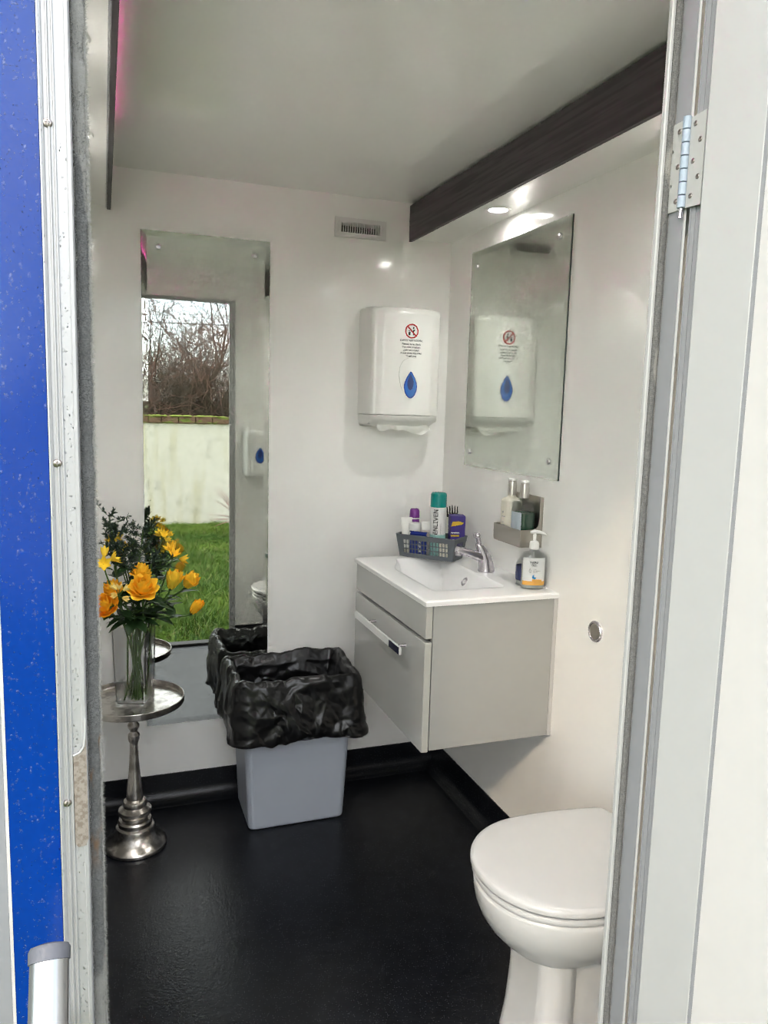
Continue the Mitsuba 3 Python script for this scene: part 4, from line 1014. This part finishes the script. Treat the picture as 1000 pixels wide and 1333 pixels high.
def petal(n_u, n_v, W, H, cup, curl, point):
    """A petal standing on z, its back towards +y: width W, height H; cup bends it round z, curl rolls its tip out."""
    u = np.linspace(-1, 1, n_u)[:, None]; v = np.linspace(0, 1, n_v)[None]
    wd = np.where(v < 0.58, np.sqrt(np.clip((v+0.10)/0.68, 0, 1)), np.sqrt(np.clip(1-((v-0.58)/0.445)**2, 0.04, 1)))*(1 - point*v**3)
    wd = wd/wd.max(); a = u*wd*cup
    r = W/cup/1.6 if cup > 0.05 else W*5
    x = r*np.sin(a); y = r*(np.cos(a)-1) + 0*v
    y = y + curl*H*(0.55*v**2.2) + 0.10*H*np.sin(v*np.pi)
    z = H*(v - 0.14*np.abs(u)**2*v + 0*u)
    z = z - curl*H*0.18*v**4
    return np.stack([x + 0*v, y, z + 0*u], -1), n_u, n_v


def grid_mesh(G):
    n, m = G.shape[:2]; i = np.arange(n*m).reshape(n, m); a, b, c, d = i[:-1, :-1].ravel(), i[1:, :-1].ravel(), i[1:, 1:].ravel(), i[:-1, 1:].ravel()
    return trimesh.Trimesh(G.reshape(-1, 3), np.vstack([np.stack([a, b, c], 1), np.stack([a, c, d], 1)]), process=False)


def basis(ax):
    ax = np.asarray(ax, float)/np.linalg.norm(ax); x, y, z = frame_of((0, 0, 0), ax); return np.stack([x, y, z])


def stem_to(p, ax, seed):
    """From the bloom down through the vase's mouth to its floor."""
    g = np.random.default_rng(seed); a = g.uniform(0, 6.28); mouth = VC + np.array([math.cos(a)*0.026, math.sin(a)*0.026, 0.235]); d = p-mouth
    mouth[:2] += np.clip(d[:2]*0.22, -0.022, 0.022)
    foot = VC + np.array([(mouth[0]-VC[0])*g.uniform(-1.1, 0.5) + g.normal(0, .012), (mouth[1]-VC[1])*g.uniform(-1.1, 0.5) + g.normal(0, .012), 0.018]); foot[:2] = VC[:2] + np.clip((foot[:2]-VC[:2])*1.4, -.031, .031)
    up = bez([p, p - np.asarray(ax)*0.05, mouth + (mouth-foot)*0.25, mouth], 10)
    return np.vstack([up, np.linspace(mouth, foot, 9)[1:]])


def leaf_mesh(p, d, up, L, W, bend=0.25, n=9):
    """A pointed, folded leaf from p along d."""
    d = np.asarray(d, float)/np.linalg.norm(d); s = np.cross(d, up); s /= np.linalg.norm(s)+1e-9; nrm = np.cross(s, d)
    v = np.linspace(0, 1, n); w = W/2*np.sin(np.pi*v**0.8)**0.9
    c = p + d*(v*L)[:, None] - nrm*(bend*L*v**2)[:, None]
    rows = [c + s*(w*k)[:, None] + nrm*(0.22*np.abs(k)*w)[:, None] for k in (-1, -0.5, 0, 0.5, 1)]
    return grid_mesh(np.stack(rows))


def rose(p, ax, R, mat, label, openness, seed, leaves=3):
    key = num('rose'); lab(key, label, 'rose', 'yellow and orange roses in the vase'); g = np.random.default_rng(seed); B = basis(ax); k = 0
    p = np.asarray(p, float)
    layers = [(4, 0.14, 0.95, 1.25, -0.10), (4, 0.32, 0.98, 1.15, 0.02), (5, 0.55, 0.96, 1.05, 0.16), (5, 0.78, 0.88, 0.95, 0.34), (6, 1.0, 0.74, 0.85, 0.62)]
    if openness < 0.5: layers = layers[:4]
    for li, (n, rad, hh, cup, curl) in enumerate(layers):
        for j in range(n):
            th = 6.283*j/n + li*0.9 + g.normal(0, 0.12)
            H = R*1.75*hh*(1 if openness > 0.5 else 1.2)*g.uniform(0.93, 1.06); G, _, _ = petal(8, 8, R*(0.62+0.62*rad), H, cup*1.15, curl*(0.35+0.9*openness)*g.uniform(0.8, 1.25), 0.0)
            G = G + np.array([0, R*0.16*rad, 0]); tilt = (0.10+0.45*rad)*(0.35+0.75*openness)
            y, z = G[..., 1]*math.cos(tilt) + G[..., 2]*math.sin(tilt), -G[..., 1]*math.sin(tilt) + G[..., 2]*math.cos(tilt)
            x = G[..., 0] + R*0.02*g.normal()
            X_, Y_ = x*math.cos(th) - y*math.sin(th), x*math.sin(th) + y*math.cos(th)
            W_ = np.stack([X_, Y_, z - R*0.85], -1) @ B + p
            add(num(key + '__petal'), grid_mesh(W_), mat, smooth=True)
    base = p - B[2]*R*0.85
    add(key + '__calyx', lathe([(0, -.008), (.004, -.007), (R*.24, .002), (R*.30, .010), (R*.1, .013)], base, 14, ax), LEAF, smooth=40)
    add(key + '__stem', tube(stem_to(base, ax, seed), 0.0027, 8), STEM, smooth=50)
    pts = stem_to(base, ax, seed)
    for q in range(leaves):
        i = 2 + q*2; a = g.uniform(0, 6.28); d = np.array([math.cos(a), math.sin(a)*0.7 - 0.15, g.uniform(-0.1, 0.5)])
        add(num(key + '__leaf'), leaf_mesh(pts[min(i, 9)], d, (0, 0, 1), g.uniform(.05, .075), g.uniform(.026, .036), 0.3), LEAF, smooth=True)


def freesia(p, ax, mat, label, n, size, seed, cat='freesia', grp='small yellow blooms in the vase'):
    """A spray of trumpet blooms: six petals each."""
    key = num(cat.replace(' ', '_')); lab(key, label, cat, grp); g = np.random.default_rng(seed); p = np.asarray(p, float); B0 = basis(ax)
    add(key + '__stem', tube(stem_to(p, ax, seed), 0.0022, 8), STEM, smooth=50)
    for j in range(n):
        th = 6.283*j/n + g.uniform(-.4, .4); dd = B0[2]*0.5 + (B0[0]*math.cos(th) + B0[1]*math.sin(th))*0.8 + g.normal(0, .15, 3); dd /= np.linalg.norm(dd)
        c = p + dd*size*0.7 + B0[2]*size*g.uniform(-.5, .5); Bb = basis(dd); op = g.uniform(0.2, 0.75); ms = []
        for k in range(6):
            G, _, _ = petal(5, 6, size*0.40, size*1.25, 0.7, 0.5*op, 0.45); t = k*6.283/6; tl = 0.18 + 0.5*op*(k % 2*0.2+0.8)
            y, z = G[..., 1]*math.cos(tl) + G[..., 2]*math.sin(tl), -G[..., 1]*math.sin(tl) + G[..., 2]*math.cos(tl)
            W_ = np.stack([G[..., 0]*math.cos(t) - y*math.sin(t), G[..., 0]*math.sin(t) + y*math.cos(t), z], -1) @ Bb + c; ms.append(grid_mesh(W_))
        add(num(key + '__bloom'), cat_(*ms), mat, smooth=True)
        add(num(key + '__pedicel'), tube(bez([p - B0[2]*.006, (p+c)/2 + B0[2]*.004, c], 5), 0.0014, 6), STEM)


rose((-1.0816, -0.315, 0.838), (0.05, -0.55, 0.83), 0.039, PETA, 'wide open amber rose at the front middle of the bouquet', 1.0, 31)
rose((-0.9930, -0.270, 0.838), (0.25, -0.30, 0.92), 0.031, PETB, 'lemon yellow half-open rose right of the wide open amber one', 0.45, 32)
rose((-0.9420, -0.255, 0.832), (0.55, -0.15, 0.80), 0.027, PETA, 'amber rose tipped to the right beside the lemon one', 0.5, 33)
rose((-0.9300, -0.290, 0.757), (0.35, -0.20, 0.55), 0.026, PETC, 'closed orange rosebud hanging lowest at the right of the bouquet', 0.12, 34, 2)
rose((-1.1890, -0.300, 0.784), (-0.35, -0.55, 0.75), 0.037, PETC, 'deep orange rose at the left edge against the door seal', 0.9, 35)
rose((-1.0840, -0.250, 0.868), (0.15, -0.1, 1.0), 0.030, PETA, 'amber rose behind the wide open one', 0.8, 36)
rose((-1.1650, -0.270, 0.825), (-0.2, -0.2, 0.95), 0.030, PETA, 'amber rose above the deep orange one', 0.7, 37)
freesia((-1.1480, -0.315, 0.812), (0.1, -0.6, 0.8), PETD, 'pale cream-yellow freesia left of the wide open rose', 5, 0.020, 41)
freesia((-1.1880, -0.290, 0.905), (0.0, -0.3, 0.95), PETB, 'bright yellow lily bloom at the upper left of the bouquet', 4, 0.030, 42, 'lily')
freesia((-1.1580, -0.210, 0.950), (0.0, 0.1, 1.0), PETB, 'small yellow freesia high at the back left among the feathery sprays', 5, 0.018, 43)
freesia((-1.1330, -0.200, 0.918), (0.1, 0.1, 1.0), PETB, 'yellow freesia at the back just below the highest one', 5, 0.019, 44)
freesia((-1.0150, -0.150, 0.945), (0.35, 0.3, 0.9), PETB, 'yellow freesia at the back right in front of the mirror', 6, 0.020, 45)
freesia((-0.9850, -0.165, 0.885), (0.45, 0.2, 0.8), PETA, 'amber lily at the back right below the freesia', 4, 0.028, 46, 'lily')


def spray(tip, seed, label, leafy=260, Lf=0.010, rad=0.055):
    key = num('foliage_spray'); lab(key, label, 'foliage', 'feathery green sprays in the vase'); g = np.random.default_rng(seed); tip = np.asarray(tip, float)
    pts = stem_to(tip, (0, 0, 1), seed); add(key + '__stem', tube(pts, 0.002, 6), STEM)
    tw, lf = [], []
    for k in range(24):
        u = g.uniform(0, 0.62); b = pts[0] + (pts[9]-pts[0])*0 + (pts[4]-pts[0])*u*1.2; a = g.uniform(0, 6.28); e = b + np.array([math.cos(a), math.sin(a)*0.75, g.uniform(0.2, 1.2)])*rad*g.uniform(.5, 1.1)
        c = bez([b, (b+e)/2 + (0, 0, -.004), e], 6); tw.append(tube(c, 0.0008, 4))
        for q in range(leafy//24):
            t = g.uniform(0.25, 1); pp = c[0] + (c[-1]-c[0])*t; d = g.normal(0, 1, 3) + (0, 0, .5)
            lf.append(leaf_mesh(pp, d, g.normal(0, 1, 3), Lf*g.uniform(.7, 1.4), Lf*0.42, 0.1, 4))
    add(key + '__twig', cat_(*tw), STEM, kind='stuff'); add(key + '__leaflet', cat_(*lf), LEAFD, smooth=False, kind='stuff')


spray((-1.170, -0.215, 1.030), 51, 'feathery dark green spray rising highest at the left of the bouquet', 620, .012, .06)
spray((-1.075, -0.200, 0.985), 52, 'feathery dark green spray rising in front of the edge of the tall mirror', 620, .012, .055)
spray((-1.130, -0.220, 0.930), 53, 'feathery dark green spray low in the middle at the back of the bouquet', 620, .013, .06)
spray((-1.020, -0.190, 0.900), 54, 'feathery dark green spray at the back right of the bouquet', 420, .012, .05)
# loose greenery: broad leaves on short stems round the mouth of the vase
gl = np.random.default_rng(61)
for k, lbl in enumerate(('broad dark leaves leaning right over the vase rim', 'broad dark leaves at the front of the vase rim', 'broad dark leaves leaning left over the vase rim', 'broad dark leaves upright in the middle of the bouquet', 'broad dark leaves at the back of the bouquet', 'tall dark leaves between the lemon rose and the wide open amber rose', 'tall dark leaves behind the cream-yellow freesia', 'tall dark leaves at the upper back of the bouquet')):
    a0 = (0.0, -1.57, 3.14, -0.9, 1.3, 0.5, 2.6, 1.6)[k]; key = num('leafy_stem'); lab(key, lbl, 'greenery', 'leafy stems in the vase')
    tip = VC + np.array([math.cos(a0)*0.06, math.sin(a0)*0.05, 0.285 + 0.05*(k >= 3) + 0.085*(k >= 5)]); pts = stem_to(tip, (0, 0, 1), 70+k); add(key + '__stem', tube(pts, 0.0026, 8), STEM, smooth=50)
    for q in range(9 if k < 5 else 14):
        a = a0 + gl.normal(0, 0.75 if k < 5 else 1.3); i = gl.integers(0, 8) if k < 5 else gl.integers(0, 6); d = np.array([math.cos(a), math.sin(a), gl.uniform(-0.15, 0.75)])
        add(num(key + '__leaf'), leaf_mesh(pts[i], d, (0, 0, 1), gl.uniform(.055, .09), gl.uniform(.030, .042), gl.uniform(.1, .4)), LEAF, smooth=True)

# ================================================================ outside
GZ0 = -0.29
add('ground', box(-40, 40, -60, 25, GZ0-0.5, GZ0), LAWN, kind='structure', label='lawn in front of the trailer')
gb = np.random.default_rng(81); nb = 110000
bx_, by_ = gb.uniform(-2.6, 2.2, nb), gb.uniform(-8.12, -1.9, nb); hb_ = gb.uniform(0.025, 0.075, nb)*(0.6+0.8*meshkit.noise(np.column_stack([bx_*4, by_*4, bx_*0]), 3))
an = gb.uniform(0, 6.28, nb); ln_ = gb.normal(0, 0.5, (nb, 2)); wv = np.column_stack([np.cos(an), np.sin(an), an*0])*0.0032
p0 = np.column_stack([bx_, by_, np.full(nb, GZ0-0.002)]); p1 = p0 + np.column_stack([ln_*hb_[:, None]*0.35, hb_*0.6]); p2 = p0 + np.column_stack([ln_*hb_[:, None]*1.0, hb_])
gv = np.stack([p0-wv, p0+wv, p1-wv*0.8, p1+wv*0.8, p2], 1).reshape(-1, 3); i5 = np.arange(nb)[:, None]*5
gf = np.concatenate([i5+[0, 1, 3], i5+[0, 3, 2], i5+[2, 3, 4]], 1).reshape(-1, 3)
pa = meshkit.noise(np.column_stack([bx_*1.6, by_*1.6, bx_*0]), 5); tt = np.clip(gb.normal(0.45, 0.25, nb) + (pa-0.5)*0.8, 0, 1)[:, None]
col = (1-tt)*np.array([0.036, 0.090, 0.009]) + tt*np.array([0.15, 0.215, 0.025]); dry = (gb.random(nb) < 0.07)[:, None]; col = np.where(dry, [0.21, 0.19, 0.07], col)
scene['grass'] = mikit.ply(trimesh.Trimesh(gv, gf, process=False), BLADE, smooth=False, color=np.repeat(col, 5, 0)); lab('grass', 'short green grass in front of the garden wall', 'grass', None, 'stuff')
add('garden_wall', box(-9, 9, -8.42, -8.22, GZ0-0.05, 1.095, 0.004), RENDERM, label='cream rendered garden wall across the lawn', kind='structure', cat='garden wall')
gw = np.random.default_rng(83)
for k in range(80):
    x0 = -9 + k*0.225; j = gw.uniform(-.006, .006)
    add(num('garden_wall__coping_brick'), box(x0+0.005, x0+0.22, -8.455+j, -8.185+j, 1.096, 1.19+gw.uniform(-.004, .006), 0.006), BRICK)
add('garden_wall__moss', cat_(*[trimesh.creation.icosphere(1, 1.0).apply_transform(np.diag([gw.uniform(.02, .07), gw.uniform(.02, .05), gw.uniform(.006, .018), 1])).apply_translation((gw.uniform(-4, 4), gw.uniform(-8.25, -8.19), 1.192)) for _ in range(220)]), M('moss', princ((0.20, 0.23, 0.05), 0.95, 0.0, 0.1)), smooth=60, kind='stuff')


def rods(P, R, sides):
    """Many tapering rods at once: P (k, n, 3) points, R (k, n) radii."""
    P, R = np.asarray(P), np.asarray(R); k, n = R.shape; t = np.gradient(P, axis=1); t /= np.linalg.norm(t, axis=2, keepdims=True) + 1e-12
    ref = np.where(np.abs(t[:, :1, 2:]) < 0.9, [[[0, 0, 1.0]]], [[[1.0, 0, 0]]]); x = np.cross(ref, t); x /= np.linalg.norm(x, axis=2, keepdims=True) + 1e-12; y = np.cross(t, x)
    a = np.arange(sides)*2*np.pi/sides; v = P[:, :, None] + R[:, :, None, None]*(np.cos(a)[:, None]*x[:, :, None] + np.sin(a)[:, None]*y[:, :, None])
    i = np.arange(k*n*sides).reshape(k, n, sides); j = np.roll(i, -1, 2); A, B, C, D = i[:, :-1].ravel(), j[:, :-1].ravel(), j[:, 1:].ravel(), i[:, 1:].ravel()
    return trimesh.Trimesh(v.reshape(-1, 3), np.vstack([np.stack([A, B, C], 1), np.stack([A, C, D], 1)]), process=False)


def rods_of(l, sides): return rods([p for p, _ in l], [r for _, r in l], sides)


def grow(base, h, seed, spread, depth, r0, kids, up=0.35, thin=0.62, curl=0.16, n=4, sides=5):
    """A bare branching plant as one list of tubes: (wood, twigs)."""
    g = np.random.default_rng(seed); wood, twigs = [], []

    def branch(p, d, L, r, lev):
        pts = [p]
        for _ in range(n):
            d = d + g.normal(0, curl, 3); d[2] += up*0.12; d = d/math.sqrt(d @ d); pts.append(pts[-1] + d*(L/n))
        rr = np.maximum(np.linspace(r, r*thin, n+1), 0.0034 if depth == 4 else 0.0024)
        (twigs if lev >= depth-1 else wood).append((np.array(pts), rr))
        if lev < depth:
            for _ in range(kids[min(lev, len(kids)-1)]):
                i = g.integers(1, n+1); dd = d*0.6 + g.normal(0, spread, 3); dd[2] += up*0.4; dd /= math.sqrt(dd @ dd)
                branch(pts[i], dd, L*g.uniform(.45, .8), rr[i]*0.62, lev+1)
    branch(np.asarray(base, float), np.array([g.normal(0, .1), g.normal(0, .1), 1.0]), h, r0, 0)
    return wood, twigs


def bare_tree(base, h, seed, label, depth=4, r0=0.09, kids=(8, 6, 5, 4), spread=0.75, up=0.35):
    key = num('bare_tree'); lab(key, label, 'tree', 'bare trees behind the garden wall')
    w, t = grow(base, h, seed, spread, depth, r0, kids, up); add(key + '__trunk', rods_of(w, 6), BARK, smooth=True); add(key + '__twigs', rods_of(t, 3), TWIG, kind='stuff')


def shrub(x, y, h, seed, label):
    key = num('bare_shrub'); lab(key, label, 'shrub', 'bare shrubs behind the garden wall'); w, t = [], []
    g = np.random.default_rng(seed)
    for k in range(9):
        a, b = grow((x + g.normal(0, .35), y + g.normal(0, .3), GZ0), h*g.uniform(.5, .72), seed*31+k, 0.55, 3, 0.016, (7, 6, 4), 0.6, 0.6, 0.12, 3, 4); w += a; t += b
    add(key + '__stems', rods_of(w, 4), BARK, smooth=True, kind='stuff'); add(key + '__twigs', rods_of(t, 3), TWIGB, kind='stuff')


bare_tree((-0.75, -10.6, GZ0), 2.3, 101, 'bare reddish tree spreading over the left of the garden wall', 4, 0.030)
bare_tree((0.55, -11.2, GZ0), 2.0, 102, 'slender bare tree in the middle behind the garden wall', 4, 0.022)
bare_tree((1.15, -12.4, GZ0), 2.2, 103, 'slender bare tree at the right behind the garden wall', 4, 0.022)
bare_tree((-1.4, -12.8, GZ0), 3.4, 104, 'tall bare tree at the far left behind the garden wall', 4, 0.05)
bare_tree((0.25, -15.5, GZ0), 3.6, 105, 'tall bare tree farthest behind the garden wall', 4, 0.04)
for k, (x, y, h) in enumerate(((-1.5, -11.4, 2.3), (-0.6, -11.8, 2.25), (0.05, -11.6, 2.45), (0.75, -11.9, 2.2), (1.35, -11.6, 2.1), (2.0, -12.0, 2.2), (-0.2, -13.0, 2.45), (0.6, -13.2, 2.4), (1.5, -13.2, 2.3), (-1.2, -13.0, 2.5))):
    shrub(x, y, h, 120+k, 'dense brown leafless shrub behind the garden wall')
# cordyline
lab('cordyline', 'spiky red-brown cordyline on the lawn near the garden wall', 'plant'); gc_ = np.random.default_rng(91); cb = np.array([0.42, -7.0, GZ0+0.22])
add('cordyline__stem', tube([(0.42, -7.0, GZ0-0.01), (0.42, -7.0, GZ0+0.24)], [0.05, 0.035], 10), BARK, smooth=50)
for k in range(34):
    a = gc_.uniform(0, 6.28); el = gc_.uniform(-0.15, 1.2); d = np.array([math.cos(a)*math.cos(el), math.sin(a)*math.cos(el), math.sin(el)])
    add(num('cordyline__leaf'), leaf_mesh(cb, d, (0, 0, 1), gc_.uniform(.42, .58), 0.026, 0.18, 8), CORDY, smooth=True)
xs = np.linspace(-14, 14, 24)
add('overhead_cable', tube(np.column_stack([xs, np.full(24, -13.7), 2.95 + 0.0016*xs**2 + 0.015*xs]), 0.012, 6), CABLE, smooth=50, label='black overhead cable crossing the sky behind the trees', cat='cable')
